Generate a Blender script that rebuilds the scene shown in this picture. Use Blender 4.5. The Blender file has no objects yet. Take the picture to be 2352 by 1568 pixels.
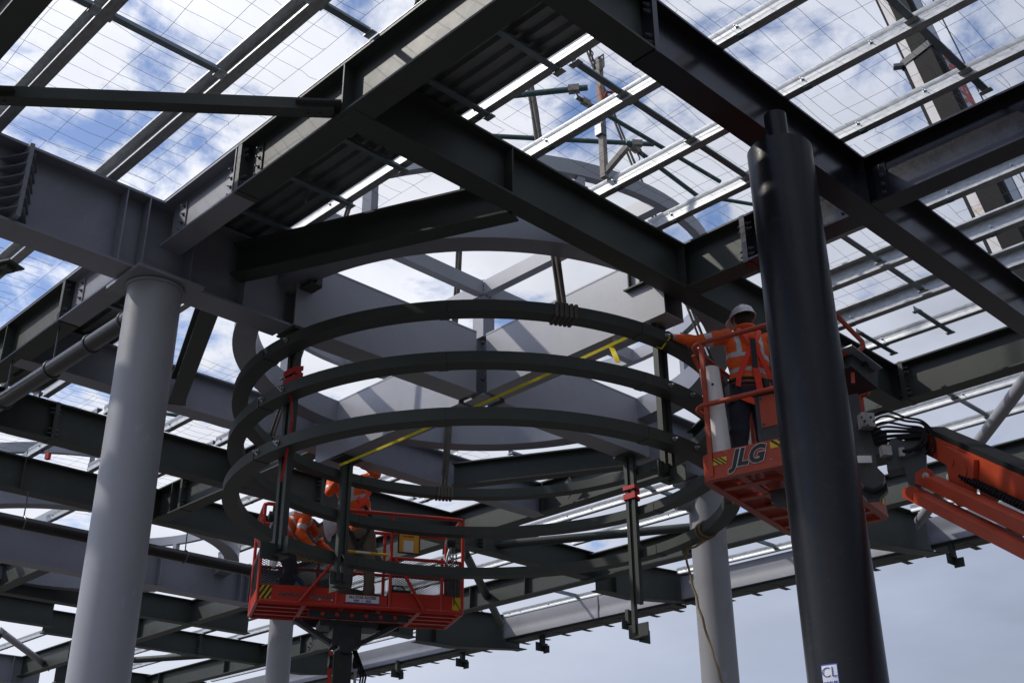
import bpy, bmesh, math, random
from mathutils import Vector, Matrix, noise
random.seed(7)
S = bpy.context.scene
COL = S.collection
R_ = math.radians
# ------------------------------------------------------------------ camera
YAW, PITCH, ROLL = R_(135.417), R_(25.913), R_(-0.4216)
fw = Vector((math.cos(YAW)*math.cos(PITCH), math.sin(YAW)*math.cos(PITCH), math.sin(PITCH)))
ri = Vector((math.sin(YAW), -math.cos(YAW), 0)); up_ = ri.cross(fw)
r2 = ri*math.cos(ROLL)+up_*math.sin(ROLL); u2 = up_*math.cos(ROLL)-ri*math.sin(ROLL)
cam = bpy.data.cameras.new("camera"); co = bpy.data.objects.new("camera", cam); COL.objects.link(co)
M = Matrix((r2, u2, -fw)).transposed().to_4x4(); M.translation = Vector((0, 0, 1.6)); co.matrix_world = M
cam.sensor_width = 36; cam.lens = 2664.5/2352*36; cam.clip_end = 4000; cam.clip_start = .05
S.camera = co
# ------------------------------------------------------------------ world, sun
SUN_AZ, SUN_EL = R_(221), R_(42)
w = bpy.data.worlds.new("World"); S.world = w; w.use_nodes = True
nt = w.node_tree; nt.nodes.clear()
def N(nt, t, **k):
    n = nt.nodes.new(t)
    for a, b in k.items(): setattr(n, a, b)
    return n
out = N(nt, 'ShaderNodeOutputWorld'); sky = N(nt, 'ShaderNodeTexSky', sky_type='NISHITA')
sky.sun_disc = False; sky.sun_elevation = SUN_EL; sky.sun_rotation = R_(90)-SUN_AZ
bg = N(nt, 'ShaderNodeBackground'); bg.inputs['Strength'].default_value = 0.15
sc_ = N(nt, 'ShaderNodeMix', data_type='RGBA', blend_type='MULTIPLY'); sc_.inputs['Factor'].default_value = 1
sc_.inputs['B'].default_value = (.95, .98, 1.12, 1)
nt.links.new(sky.outputs[0], sc_.inputs['A']); nt.links.new(sc_.outputs['Result'], bg.inputs['Color'])
tc = N(nt, 'ShaderNodeTexCoord')
sep = N(nt, 'ShaderNodeSeparateXYZ'); nt.links.new(tc.outputs['Generated'], sep.inputs[0])
def mth(op, a, b=None, clamp=False):
    m = N(nt, 'ShaderNodeMath', operation=op, use_clamp=clamp)
    for i, x in enumerate((a, b)):
        if x is None: continue
        if isinstance(x, (int, float)): m.inputs[i].default_value = x
        else: nt.links.new(x, m.inputs[i])
    return m.outputs[0]
zc = mth('MAXIMUM', sep.outputs['Z'], 0.06)
zc = mth('ADD', zc, 0.22)
cx = mth('DIVIDE', sep.outputs['X'], zc); cy = mth('DIVIDE', sep.outputs['Y'], zc)
cb = N(nt, 'ShaderNodeCombineXYZ'); nt.links.new(cx, cb.inputs[0]); nt.links.new(cy, cb.inputs[1])
n1 = N(nt, 'ShaderNodeTexNoise'); n1.inputs['Scale'].default_value = 5.6; n1.inputs['Detail'].default_value = 12; n1.inputs['Roughness'].default_value = .6; n1.inputs['Distortion'].default_value = .25
n2 = N(nt, 'ShaderNodeTexNoise'); n2.inputs['Scale'].default_value = .95; n2.inputs['Detail'].default_value = 3
n3 = N(nt, 'ShaderNodeTexNoise'); n3.inputs['Scale'].default_value = 4.2; n3.inputs['Detail'].default_value = 10
for n in (n1, n2, n3): nt.links.new(cb.outputs[0], n.inputs['Vector'])
# more broken cloud on the left and overhead, closed deck toward the right horizon
rd = mth('ADD', mth('MULTIPLY', sep.outputs['X'], ri.x), mth('MULTIPLY', sep.outputs['Y'], ri.y))
cov = mth('ADD', n1.outputs[0], mth('MULTIPLY', mth('SUBTRACT', n2.outputs[0], .5), .55))
cov = mth('ADD', cov, mth('MULTIPLY', rd, .22))
low = mth('MAXIMUM', mth('SUBTRACT', .42, sep.outputs['Z']), 0)
cov = mth('ADD', mth('ADD', cov, .035), mth('MULTIPLY', low, .9))
mr = N(nt, 'ShaderNodeMapRange', interpolation_type='SMOOTHSTEP'); mr.inputs['From Min'].default_value = .425; mr.inputs['From Max'].default_value = .575
nt.links.new(cov, mr.inputs['Value'])
fac = mth('MULTIPLY', mr.outputs[0], .94)
# cloud brightness: brighter toward the sun's side, greyer to the right and low down
sd = Vector((math.cos(SUN_EL)*math.cos(SUN_AZ), math.cos(SUN_EL)*math.sin(SUN_AZ), math.sin(SUN_EL)))
ds = mth('ADD', mth('ADD', mth('MULTIPLY', sep.outputs['X'], sd.x), mth('MULTIPLY', sep.outputs['Y'], sd.y)), mth('MULTIPLY', sep.outputs['Z'], sd.z))
br = mth('ADD', .62, mth('MULTIPLY', ds, .72))
br = mth('ADD', br, mth('MULTIPLY', mth('SUBTRACT', n3.outputs[0], .5), mth('SUBTRACT', .75, mth('MULTIPLY', low, 2.4))))
br = mth('MAXIMUM', br, .3)
bc = N(nt, 'ShaderNodeBackground'); bc.inputs['Color'].default_value = (.89, .92, 1.0, 1); nt.links.new(br, bc.inputs['Strength'])
# cloud tint: cooler and greyer toward the right and low down
tn = mth('ADD', mth('MULTIPLY', rd, 1.3), mth('MULTIPLY', low, 2.8), True)
tn.node.use_clamp = True
tm = N(nt, 'ShaderNodeMix', data_type='RGBA'); tm.inputs['A'].default_value = (.91, .93, 1.0, 1); tm.inputs['B'].default_value = (.66, .74, .95, 1)
nt.links.new(tn, tm.inputs['Factor']); nt.links.new(tm.outputs['Result'], bc.inputs['Color'])
mx = N(nt, 'ShaderNodeMixShader'); nt.links.new(fac, mx.inputs[0]); nt.links.new(bg.outputs[0], mx.inputs[1]); nt.links.new(bc.outputs[0], mx.inputs[2])
nt.links.new(mx.outputs[0], out.inputs[0])
sl = bpy.data.lights.new("sun", 'SUN'); so = bpy.data.objects.new("sun", sl); COL.objects.link(so)
sl.energy = 2.6; sl.angle = R_(1.0); sl.color = (1, .95, .87)
so.rotation_euler = sd.to_track_quat('Z', 'Y').to_euler()
S.view_settings.view_transform = 'Standard'; S.view_settings.look = 'None'; S.view_settings.exposure = 0; S.view_settings.gamma = 1
S.view_settings.use_curve_mapping = False
S.cycles.max_bounces = 6

# ------------------------------------------------------------------ materials
def mat(name, col, rough=.5, metal=0, var=.15, scale=3, bump=.0, bscale=60, spec=.5, dirt=None, dirt_amt=0, dscale=2.5, coat=0, stretch=(1, 1, 1), marks=0, mscale=6):
    m = bpy.data.materials.new(name); m.use_nodes = True; t = m.node_tree; b = t.nodes['Principled BSDF']
    b.inputs['Roughness'].default_value = rough; b.inputs['Metallic'].default_value = metal
    b.inputs['Specular IOR Level'].default_value = spec; b.inputs['Coat Weight'].default_value = coat
    g = N(t, 'ShaderNodeTexCoord'); mp = N(t, 'ShaderNodeMapping'); mp.inputs['Scale'].default_value = stretch
    t.links.new(g.outputs['Object'], mp.inputs[0])
    a = N(t, 'ShaderNodeTexNoise'); a.inputs['Scale'].default_value = scale; a.inputs['Detail'].default_value = 8; a.inputs['Roughness'].default_value = .65
    t.links.new(mp.outputs[0], a.inputs['Vector'])
    r = N(t, 'ShaderNodeMapRange'); r.inputs['From Min'].default_value = .3; r.inputs['From Max'].default_value = .7
    r.inputs['To Min'].default_value = 1-var; r.inputs['To Max'].default_value = 1+var; t.links.new(a.outputs[0], r.inputs[0])
    v = N(t, 'ShaderNodeVectorMath', operation='SCALE'); v.inputs[0].default_value = col; t.links.new(r.outputs[0], v.inputs['Scale'])
    last = v.outputs[0]
    if dirt:
        d = N(t, 'ShaderNodeTexNoise'); d.inputs['Scale'].default_value = dscale; d.inputs['Detail'].default_value = 10; d.inputs['Roughness'].default_value = .75
        t.links.new(mp.outputs[0], d.inputs['Vector'])
        dr = N(t, 'ShaderNodeMapRange'); dr.inputs['From Min'].default_value = .56; dr.inputs['From Max'].default_value = .68; dr.inputs['To Max'].default_value = dirt_amt
        t.links.new(d.outputs[0], dr.inputs[0])
        x = N(t, 'ShaderNodeMix', data_type='RGBA'); x.inputs['B'].default_value = (*dirt, 1)
        t.links.new(dr.outputs[0], x.inputs['Factor']); t.links.new(last, x.inputs['A']); last = x.outputs['Result']
    if marks:
        q = N(t, 'ShaderNodeMapping'); q.inputs['Scale'].default_value = (mscale*.35, mscale*1.7, mscale); q.inputs['Rotation'].default_value = (.4, .2, .6)
        t.links.new(g.outputs['Object'], q.inputs[0])
        k = N(t, 'ShaderNodeTexNoise'); k.inputs['Scale'].default_value = 1; k.inputs['Detail'].default_value = 12; k.inputs['Roughness'].default_value = .8; t.links.new(q.outputs[0], k.inputs['Vector'])
        kr = N(t, 'ShaderNodeMapRange'); kr.inputs['From Min'].default_value = .60; kr.inputs['From Max'].default_value = .68; kr.inputs['To Max'].default_value = marks; t.links.new(k.outputs[0], kr.inputs[0])
        x = N(t, 'ShaderNodeMix', data_type='RGBA'); x.inputs['B'].default_value = (*[min(1, c*2.1+.03) for c in col], 1)
        t.links.new(kr.outputs[0], x.inputs['Factor']); t.links.new(last, x.inputs['A']); last = x.outputs['Result']
    t.links.new(last, b.inputs['Base Color'])
    rr = N(t, 'ShaderNodeMapRange'); rr.inputs['To Min'].default_value = max(0.02, rough-.12); rr.inputs['To Max'].default_value = min(1, rough+.12)
    t.links.new(a.outputs[0], rr.inputs[0]); t.links.new(rr.outputs[0], b.inputs['Roughness'])
    if bump:
        n = N(t, 'ShaderNodeTexNoise'); n.inputs['Scale'].default_value = bscale; n.inputs['Detail'].default_value = 4; t.links.new(mp.outputs[0], n.inputs['Vector'])
        u = N(t, 'ShaderNodeBump'); u.inputs['Strength'].default_value = bump; u.inputs['Distance'].default_value = .01
        t.links.new(n.outputs[0], u.inputs['Height']); t.links.new(u.outputs[0], b.inputs['Normal'])
    return m
green = mat('green_grey_steel_paint', (.044, .052, .046), .52, marks=.4, spec=.34, var=.16, scale=1.6, bump=.06, bscale=35, dirt=(.072, .070, .062), dirt_amt=.5, dscale=3)
pale = mat('pale_grey_steel_primer', (.30, .31, .345), .38, marks=.3, var=.08, scale=1.0, bump=.04, bscale=40, dirt=(.26, .26, .27), dirt_amt=.6, dscale=1.6)
grey = mat('grey_steel_primer', (.215, .225, .262), .38, marks=.3, var=.12, scale=1.2, bump=.05, bscale=40, dirt=(.165, .165, .18), dirt_amt=.5, dscale=1.8)
black = mat('black_gloss_steel_paint', (.014, .014, .019), .22, var=.25, scale=2, bump=.08, bscale=25, dirt=(.035, .032, .03), dirt_amt=.5)
blackcol = mat('satin_black_column_paint', (.0070, .0075, .010), .30, var=.2, scale=2, bump=.07, bscale=45, spec=.26, marks=.25, mscale=3, dirt=(.035, .032, .03), dirt_amt=.4, dscale=9)
greycol = mat('grey_column_primer', (.275, .278, .30), .46, marks=.3, mscale=2.5, var=.07, scale=1.5, bump=.05, bscale=60, dirt=(.175, .17, .17), dirt_amt=.4, dscale=2)
galv = mat('galvanised_steel', (.36, .375, .385), .42, metal=.3, var=.3, scale=14, bump=.05, bscale=90, dirt=(.42, .42, .41), dirt_amt=.6, dscale=5, stretch=(1, 3, 3))
galvd = mat('blue_grey_galvanised_strut', (.22, .27, .30), .4, metal=.5, var=.2, scale=8)
deckm = mat('galvanised_roof_deck', (.26, .275, .28), .4, metal=.6, var=.2, scale=5)
alum = mat('cast_aluminium', (.30, .29, .28), .5, metal=.2, var=.3, scale=20, marks=.3)
zinc = mat('zinc_bolt', (.45, .48, .5), .35, metal=.9, var=.2, scale=40)
dbolt = mat('dark_bolt', (.12, .13, .14), .4, metal=.6, var=.2, scale=40)
wirem = mat('mesh_wire', (.10, .10, .12), .5, metal=.7)
orange = mat('orange_lift_paint', (.36, .042, .012), .42, marks=.35, mscale=9, var=.12, scale=4, bump=.03, dirt=(.10, .035, .02), dirt_amt=.55, dscale=7)
redm = mat('red_orange_lift_paint', (.50, .026, .010), .36, marks=.2, mscale=9, var=.1, scale=4, bump=.03, dirt=(.16, .03, .02), dirt_amt=.45, dscale=7)
dkmach = mat('dark_machine_paint', (.018, .019, .022), .45, var=.3, scale=6, dirt=(.06, .05, .04), dirt_amt=.5, dscale=8)
rubber = mat('black_hose_rubber', (.009, .009, .010), .75, var=.2, spec=.15)
pipem = mat('black_pvc_pipe', (.020, .020, .021), .3, var=.2, scale=6)
white = mat('white_paint', (.75, .75, .76), .4, var=.06)
whitep = mat('scuffed_white_pipe', (.72, .70, .69), .45, var=.08, scale=3, dirt=(.45, .38, .33), dirt_amt=.6, dscale=6)
yellow = mat('yellow_webbing', (.72, .60, .015), .6, var=.15, scale=30, bump=.2, bscale=150)
yelp = mat('yellow_paint', (.65, .42, .01), .5, var=.1)
blk = mat('black_decal', (.012, .012, .015), .5, var=.2)
redweb = mat('red_webbing', (.50, .012, .014), .6, var=.2, scale=25, bump=.2, bscale=150)
sling = mat('worn_brown_sling', (.10, .088, .075), .8, var=.35, scale=12, bump=.5, bscale=60, stretch=(6, 6, .6))
ropem = mat('hemp_rope', (.23, .16, .09), .9, var=.3, scale=60, bump=.6, bscale=200)
ground = mat('compacted_gravel', (.088, .082, .076), .95, var=.3, scale=.4, bump=.3, bscale=8, dirt=(.09, .08, .07), dirt_amt=.7, dscale=.15)
hivis = mat('orange_hi_vis_cloth', (.80, .115, .012), .75, var=.15, scale=9, bump=.6, bscale=14)
silver = mat('silver_reflective_tape', (.55, .55, .57), .45, metal=.2, var=.15)
navy = mat('navy_work_trousers', (.022, .026, .042), .85, var=.25, bump=.6, bscale=14)
khaki = mat('khaki_work_trousers', (.15, .125, .095), .85, var=.2, bump=.6, bscale=14)
skin = mat('skin', (.42, .22, .15), .55, var=.08)
glove = mat('dark_work_glove', (.02, .02, .022), .7, var=.3)
boot = mat('brown_work_boot', (.08, .05, .03), .6, var=.2)
hatm = mat('white_helmet', (.68, .67, .72), .3, var=.05)
hair = mat('dark_hair', (.03, .02, .015), .7, var=.3)
harness = mat('red_orange_harness_webbing', (.85, .045, .012), .55, var=.12, scale=30)
leather = mat('black_leather_belt', (.015, .014, .014), .45, var=.3)
amber = mat('amber_vinyl', (.75, .33, .02), .4, var=.1)
boomd = mat('dark_crane_boom_paint', (.011, .011, .011), .6, var=.4, spec=.12, scale=1.0, dirt=(.035, .033, .03), dirt_amt=.5, dscale=.8, stretch=(5, 5, .3))
booms = mat('pale_blue_crane_paint', (.35, .42, .50), .45, var=.08)
boomw = mat('rust_stained_white_stripe', (.62, .60, .58), .6, var=.1, dirt=(.40, .24, .10), dirt_amt=.8, dscale=1.3)
letr = mat('red_lettering', (.50, .05, .025), .5, var=.1)
blued = mat('blue_plastic', (.03, .09, .25), .5)
chainm = mat('dark_chain_steel', (.05, .045, .04), .5, metal=.6, var=.3)
scaf = mat('green_worn_scaffold_tube', (.05, .10, .095), .45, metal=.3, var=.4, scale=10, dirt=(.35, .36, .36), dirt_amt=.8, dscale=6)
scafg = mat('timber_grey_post', (.24, .22, .19), .8, var=.35, scale=8, dirt=(.4, .38, .34), dirt_amt=.6, dscale=9)
blueprint = mat('blue_print', (.03, .06, .35), .5)
magenta = mat('magenta_print', (.5, .03, .2), .5)

# ------------------------------------------------------------------ mesh helpers
class MB:
    def __init__(s): s.v = []; s.f = []; s.sm = []
    def add(s, vs, fs, smooth=False):
        o = len(s.v); s.v += [tuple(x) for x in vs]; s.f += [tuple(i+o for i in f) for f in fs]; s.sm += [smooth]*len(fs); return s
    def extr(s, poly, frames, closed=False, smooth=False, caps=True):
        """poly: 2d section; frames: list of (origin, ax, ay[,scale])"""
        n = len(poly); vs = []
        for fr in frames:
            o, ax, ay = fr[:3]; k = fr[3] if len(fr) > 3 else 1
            vs += [o+ax*(p[0]*k)+ay*(p[1]*k) for p in poly]
        m = len(frames); fs = []
        for i in range(m if closed else m-1):
            a = i*n; b = ((i+1) % m)*n
            for j in range(n):
                k = (j+1) % n; fs.append((a+j, a+k, b+k, b+j))
        if not closed and caps: fs += [tuple(range(n))[::-1], tuple((m-1)*n+j for j in range(n))]
        return s.add(vs, fs, smooth)
    def seg(s, poly, p0, p1, up=(0, 0, 1)):
        p0, p1 = Vector(p0), Vector(p1); d = (p1-p0).normalized(); u = Vector(up)
        ax = d.cross(u)
        if ax.length < 1e-4: ax = d.cross(Vector((1, 0, 0)))
        ax.normalize(); ay = ax.cross(d).normalized()
        return s.extr(poly, [(p0, ax, ay), (p1, ax, ay)])
    def bar(s, p0, p1, w_, h_, up=(0, 0, 1)):
        a, b = w_/2, h_/2; return s.seg([(-a, -b), (a, -b), (a, b), (-a, b)], p0, p1, up)
    def box(s, c, sx, sy, sz, rz=0):
        c = Vector(c); ca, sa = math.cos(rz), math.sin(rz); ax = Vector((ca, sa, 0))*sx/2; ay = Vector((-sa, ca, 0))*sy/2; az = Vector((0, 0, sz/2))
        vs = [c+ax*i+ay*j+az*k for k in (-1, 1) for j in (-1, 1) for i in (-1, 1)]
        return s.add(vs, [(0, 2, 3, 1), (4, 5, 7, 6), (0, 1, 5, 4), (2, 6, 7, 3), (0, 4, 6, 2), (1, 3, 7, 5)])
    def tube(s, pts, r, n=8, closed=False, rs=None, flat=1):
        pts = [Vector(p) for p in pts]; m = len(pts); fr = []; px_ = None
        for i, p in enumerate(pts):
            a = pts[(i-1) % m] if (closed or i) else p; b = pts[(i+1) % m] if (closed or i < m-1) else p
            d = (b-a).normalized()
            if px_ is None:
                ax = d.cross(Vector((0, 0, 1)))
                if ax.length < .05: ax = d.cross(Vector((1, 0, 0)))
            else: ax = px_-d*px_.dot(d)
            ax.normalize(); px_ = ax; ay = d.cross(ax).normalized(); fr.append((p, ax, ay, (rs[i] if rs else 1)))
        poly = [(r*math.cos(2*math.pi*k/n), r*flat*math.sin(2*math.pi*k/n)) for k in range(n)]
        return s.extr(poly, fr, closed, True)
    def cyl(s, p0, p1, r, n=16, r1=None):
        return s.tube([p0, p1], r, n, rs=[1, (r1/r if r1 is not None else 1)])
    def ball(s, c, rx, ry, rz, n=16, m=10):
        c = Vector(c); vs = [c+Vector((0, 0, -rz))]
        for i in range(1, m):
            t = -math.pi/2+math.pi*i/m
            vs += [c+Vector((rx*math.cos(t)*math.cos(2*math.pi*k/n), ry*math.cos(t)*math.sin(2*math.pi*k/n), rz*math.sin(t))) for k in range(n)]
        vs.append(c+Vector((0, 0, rz))); fs = [(0, 1+(k+1) % n, 1+k) for k in range(n)]
        for i in range(m-2):
            a = 1+i*n; b = a+n; fs += [(a+k, a+(k+1) % n, b+(k+1) % n, b+k) for k in range(n)]
        a = 1+(m-2)*n; fs += [(a+k, a+(k+1) % n, len(vs)-1) for k in range(n)]
        return s.add(vs, fs, True)
    def arc(s, c, R, poly, a0=0, a1=2*math.pi, n=96, closed=True):
        c = Vector(c); fr = []
        cnt = n if closed else n+1
        for i in range(cnt):
            t = a0+(a1-a0)*i/n; rad = Vector((math.cos(t), math.sin(t), 0)); fr.append((c+rad*R, rad, Vector((0, 0, 1))))
        return s.extr(poly, fr, closed, True)
    def build(s, name, m, parent=None, bevel=0, loc=None, smooth=True):
        me = bpy.data.meshes.new(name); vs = s.v
        if loc is not None: vs = [(a-loc[0], b-loc[1], c-loc[2]) for a, b, c in vs]
        me.from_pydata(vs, [], s.f); me.materials.append(m)
        bm = bmesh.new(); bm.from_mesh(me); bmesh.ops.recalc_face_normals(bm, faces=bm.faces); bm.to_mesh(me); bm.free()
        if smooth:
            for p, q in zip(me.polygons, s.sm): p.use_smooth = q
            try: me.set_sharp_from_angle(angle=R_(38))
            except Exception: pass
        o = bpy.data.objects.new(name, me); COL.objects.link(o)
        if loc is not None: o.location = loc
        if parent is not None:
            o.parent = parent
            if loc is None: o.location = Vector((0, 0, 0))-parent.location
        return o
def tag(o, label, cat, group=None, kind=None):
    if label: o['label'] = label
    if cat: o['category'] = cat
    if group: o['group'] = group
    if kind or cat: o['kind'] = kind or 'thing'
    return o
def thing(name, loc, label, cat, group=None):
    o = bpy.data.objects.new(name, None); COL.objects.link(o); o.location = loc; o.empty_display_size = .1
    return tag(o, label, cat, group)
def isec(d, wd, tw=.012, tf=.016):
    a, b = wd/2, tw/2
    return [(-a, 0), (a, 0), (a, tf), (b, tf), (b, d-tf), (a, d-tf), (a, d), (-a, d), (-a, d-tf), (-b, d-tf), (-b, tf), (-a, tf)]
def csec(h, fl, t=.004, lip=.015):
    """channel, web at x=0, opening to +x"""
    return [(0, 0), (fl, 0), (fl, lip), (fl-t, lip), (fl-t, t), (t, t), (t, h-t), (fl-t, h-t), (fl-t, h-lip), (fl, h-lip), (fl, h), (0, h)]
def bolt_parts(pts, axis, parent, m=None, r=.017, L=.022):
    """hex bolt heads, each its own part, sharing one mesh"""
    axis = Vector(axis).normalized(); mb = MB(); mb.cyl((0, 0, 0), axis*L, r, 6); mb.cyl((0, 0, 0), axis*(L+.02), r*.45, 6); mb.cyl((0,0,0), axis*.004, r*1.35, 10)
    me = None
    for p in pts:
        if me is None:
            o = mb.build('bolt', m or dbolt, parent, smooth=False); me = o.data
        else:
            o = bpy.data.objects.new('bolt', me); COL.objects.link(o); o.parent = parent
        o.location = Vector(p)-parent.location
    return

# ------------------------------------------------------------------ setting
g = MB(); n = 40
g.add([(-1500, -1500, 0), (1500, -1500, 0), (1500, 1500, 0), (-1500, 1500, 0)], [(0, 1, 2, 3)])
o = g.build('ground', ground); tag(o, None, None, kind='structure'); o['label'] = 'pale compacted gravel site ground below the roof frame'

ZT = 6.87
# ------------------------------------------------------------------ main beams
def beam(label, m, p0, p1, depth, width, stiff=(), splice=(), group='main steel roof beams', name='steel_beam', zb=None, faces=(1,), tw=.012, tf=.018):
    """I beam; p0,p1 = bottom centre line"""
    p0, p1 = Vector(p0), Vector(p1); t = thing(name, (p0+p1)/2, label, 'steel beam', group)
    MB().seg(isec(depth, width, tw, tf), p0, p1).build('i_section', m, t)
    d = (p1-p0).normalized(); side = d.cross(Vector((0, 0, 1))).normalized()
    for q in stiff:
        c = p0+d*q; mb = MB()
        for s_ in (-1, 1):
            mb.box(c+side*s_*(width/4+tw/4)+Vector((0, 0, depth/2)), .012, width/2-tw/2-.004, depth-2*tf-.002, math.atan2(d.y, d.x))
        mb.build('stiffener', m, t)
    for q in splice:
        c = p0+d*q; mb = MB(); rz = math.atan2(d.y, d.x)
        mb.box(c+Vector((0, 0, depth/2)), .05, width*.98, depth+.012, rz); mb.build('end_plate', m, t)
        pts = []
        for s_ in faces:
            for hz in (.16, .28, .72, .84):
                for e in (1, -1):
                    pts.append(c+side*s_*width*.3+Vector((0, 0, depth*hz))+d*e*.025)
        bolt_parts(pts[::2], d, t); bolt_parts(pts[1::2], -d, t)
    return t
B45 = .45
def boxbeam(label, m, p0, p1, h, wd, group='girders crossing the round opening'):
    p0, p1 = Vector(p0), Vector(p1); t = thing('box_girder', (p0+p1)/2, label, 'box girder', group)
    d = (p1-p0); L = d.length; d.normalize(); a = wd/2; th = .014
    for nm, po in (('side_plate', [(-a, .016), (-a+th, .016), (-a+th, h-.016), (-a, h-.016)]), ('side_plate', [(a-th, .016), (a, .016), (a, h-.016), (a-th, h-.016)]), ('bottom_plate', [(-a-.004, 0), (a+.004, 0), (a+.004, .016), (-a-.004, .016)]), ('top_plate', [(-a-.004, h-.016), (a+.004, h-.016), (a+.004, h), (-a-.004, h)])):
        MB().seg(po, p0, p1).build(nm, m, t)
    for q in (.40, L-.42): MB().bar(p0+d*q+Vector((0, 0, h/2)), p0+d*(q+.012)+Vector((0, 0, h/2)), wd-2*th-.006, h-.04).build('diaphragm', m, t)
    return t
# B direction (along Y): continuous; A direction beams run centre to centre, flanges 4 mm inside
def beamx(label, m, x0, x1, y, zb=6.42, depth=.45, wd=.2, **k):
    if x0 > x1: x0, x1 = x1, x0
    t = beam(label, m, (x0, y, zb+.004), (x1, y, zb+.004), depth-.008, wd, **k)
    if x1-x0 > .8:
        for xe, sg in ((x0, 1), (x1, -1)):
            if abs(xe) > 25 or xe > 0: continue
            MB().box((xe+sg*.175, y-.012, zb+depth/2), .11, .010, depth*.72).build('fin_plate', m, t)
            bolt_parts([(xe+sg*.19, y-.017, zb+depth*q) for q in (.24, .41, .59, .76)], (0, -1, 0), t, r=.013, L=.012)
    return t
beam('dark green beam end bolted to the black overhead beam at the top edge', green, (-3.55, 3.70, 6.42), (-3.55, 4.675, 6.42), B45, .20)
beam('black glossy beam running overhead right of centre, above the black column', black, (-3.55, 4.68, 6.42), (-3.55, 14.15, 6.42), B45, .20, stiff=(2.6, 2.8), splice=(.03,))
beam('dark green beam crossing the centre diagonally above the rings and on behind the black column', green, (-5.35, 3.70, 6.42), (-5.35, 11.1, 6.42), B45, .20, stiff=(1.5, 3.62))
beam('deep grey plate girder landing on the left grey column', grey, (-7.95, -3, 6.17), (-7.95, 4.98, 6.17), .70, .28, stiff=(4.9, 6.35, 6.55, 6.98, 7.5,), tf=.022)
boxbeam('pale grey cross girder inside the round opening, running away from the left column', pale, (-7.95, 5.02, 6.2), (-7.95, 7.20, 6.2), .68, .26)
boxbeam('pale grey cross girder inside the round opening, beyond the centre joint', pale, (-7.95, 7.60, 6.2), (-7.95, 9.9, 6.2), .68, .26)
beam('grey girder landing on the far grey column behind the right-hand lift', grey, (-7.95, 9.92, 6.2), (-7.95, 14.2, 6.2), .68, .26, tf=.02)
beam('grey beam left of the round opening, passing behind the left column', grey, (-10.75, 3.77, 6.42), (-10.75, 11.1, 6.42), B45, .22, stiff=(1.8, 3.5, 3.7))
beam('dark green beam with a bolted splice, upper of the dark pair behind the left column', green, (-12.6, -1, 6.42), (-12.6, 14.2, 6.42), B45, .20, splice=(5.95, 9.7, 12.7))
beam('dark green beam, lower of the dark pair crossing behind the left column', green, (-14.6, -1, 6.42), (-14.6, 11.1, 6.42), B45, .20, stiff=(6.45, 8.3, 8.5))
beam('deep grey girder low on the left, behind the black drain pipe', grey, (-17.2, 1, 6.21), (-17.2, 11.3, 6.21), .66, .27, stiff=(7.6, 7.85, 9.35, 9.5), splice=(9.6,), tf=.02)
beam('dark green girder carrying on from the left lift toward the eave', green, (-17.2, 11.36, 6.19), (-17.2, 14.25, 6.17), .66, .24)
beam('dark green beam low at the left edge under the grey girder', green, (-20.05, 3, 6.42), (-20.05, 12.4, 6.42), B45, .20)
beam('dark green beam low on the left between column and tube brace', green, (-22.0, 5, 6.42), (-22.0, 9.3, 6.42), B45, .2)
beam('dark green spliced beam in the low gap left of the lift', green, (-22.6, 9.4, 6.42), (-22.6, 14.4, 6.42), B45, .20, splice=(3.4,))
beam('grey beam at the bottom left corner under the tube brace', grey, (-27.6, 6, 6.25), (-27.6, 11.6, 6.25), .62, .25, stiff=(4.9,))
beam('dark green beam at the bottom edge right of the left column', green, (-27.7, 12.0, 6.42), (-27.7, 16, 6.42), B45, .2)
beamx('short grey stub beam joining the left column girder to the long green beam', grey, -7.80, -6.70, 3.765, stiff=(1.08,))
beamx('long dark green beam sweeping from the left column to the top centre', green, -6.695, -3.0, 3.765, stiff=(1.34,), splice=(.03,), faces=(1,))
beamx('dark green beam running down to the left edge beside the left column', green, -16.5, -9.605, 3.765, stiff=(5.6,), splice=(6.86,), faces=(1,))
beamx('short grey stub beam just left of the left column top', grey, -9.6, -8.12, 3.765)
beamx('black glossy beam leaving the black crossing toward the right edge', black, -3.55, 1.5, 7.38, stiff=(1.5,), splice=(1.53,))
beamx('short dark green beam between the black column and the ring junction', green, -5.35, -4.665, 7.41)
beamx('short black beam bolted to the green stub behind the black column', black, -4.66, -3.56, 7.41, splice=(.03,), faces=(1,))
boxbeam('pale grey cross girder lit by the sun, right half inside the round opening', pale, (-7.74, 7.4, 6.2), (-5.47, 7.4, 6.24), .65, .26)
boxbeam('pale grey cross girder lit by the sun, left half inside the round opening', pale, (-10.64, 7.4, 6.2), (-8.16, 7.4, 6.2), .68, .26)
beamx('dark green beam with sunlit patch just right of the left column', green, -14.6, -10.87, 7.42, stiff=(.5,), splice=(.75,), faces=(1,))
beamx('dark green beam dropping to the left edge below the left drain pipe', green, -23, -17.35, 7.42)
beamx('dark green beam crossing the right side above the orange boom', green, -5.35, 2, 11.1, splice=(.16,))
beamx('dark green beam behind the right lift, on the far side of the opening', green, -7.8, -5.35, 11.1)
beamx('dark green beam with shadow patches behind the far ring arcs', green, -12.6, -8.1, 11.1, stiff=(2.0,))
beamx('dark green beam low behind the left lift basket', green, -17.05, -12.6, 11.1, splice=(2.1,))
beamx('dark green beam with shadow patches low between the left columns', green, -28, -17.4, 11.15, stiff=(3, 6), splice=(5.3,))
beamx('dark green edge beam passing behind the orange boom at the right', green, -7.85, 3, 14.2, 6.40, .43)
beamx('dark green edge beam behind the right end of the lowest ring', green, -12.6, -8.05, 14.2, 6.40, .43, stiff=(2.1,))
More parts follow.
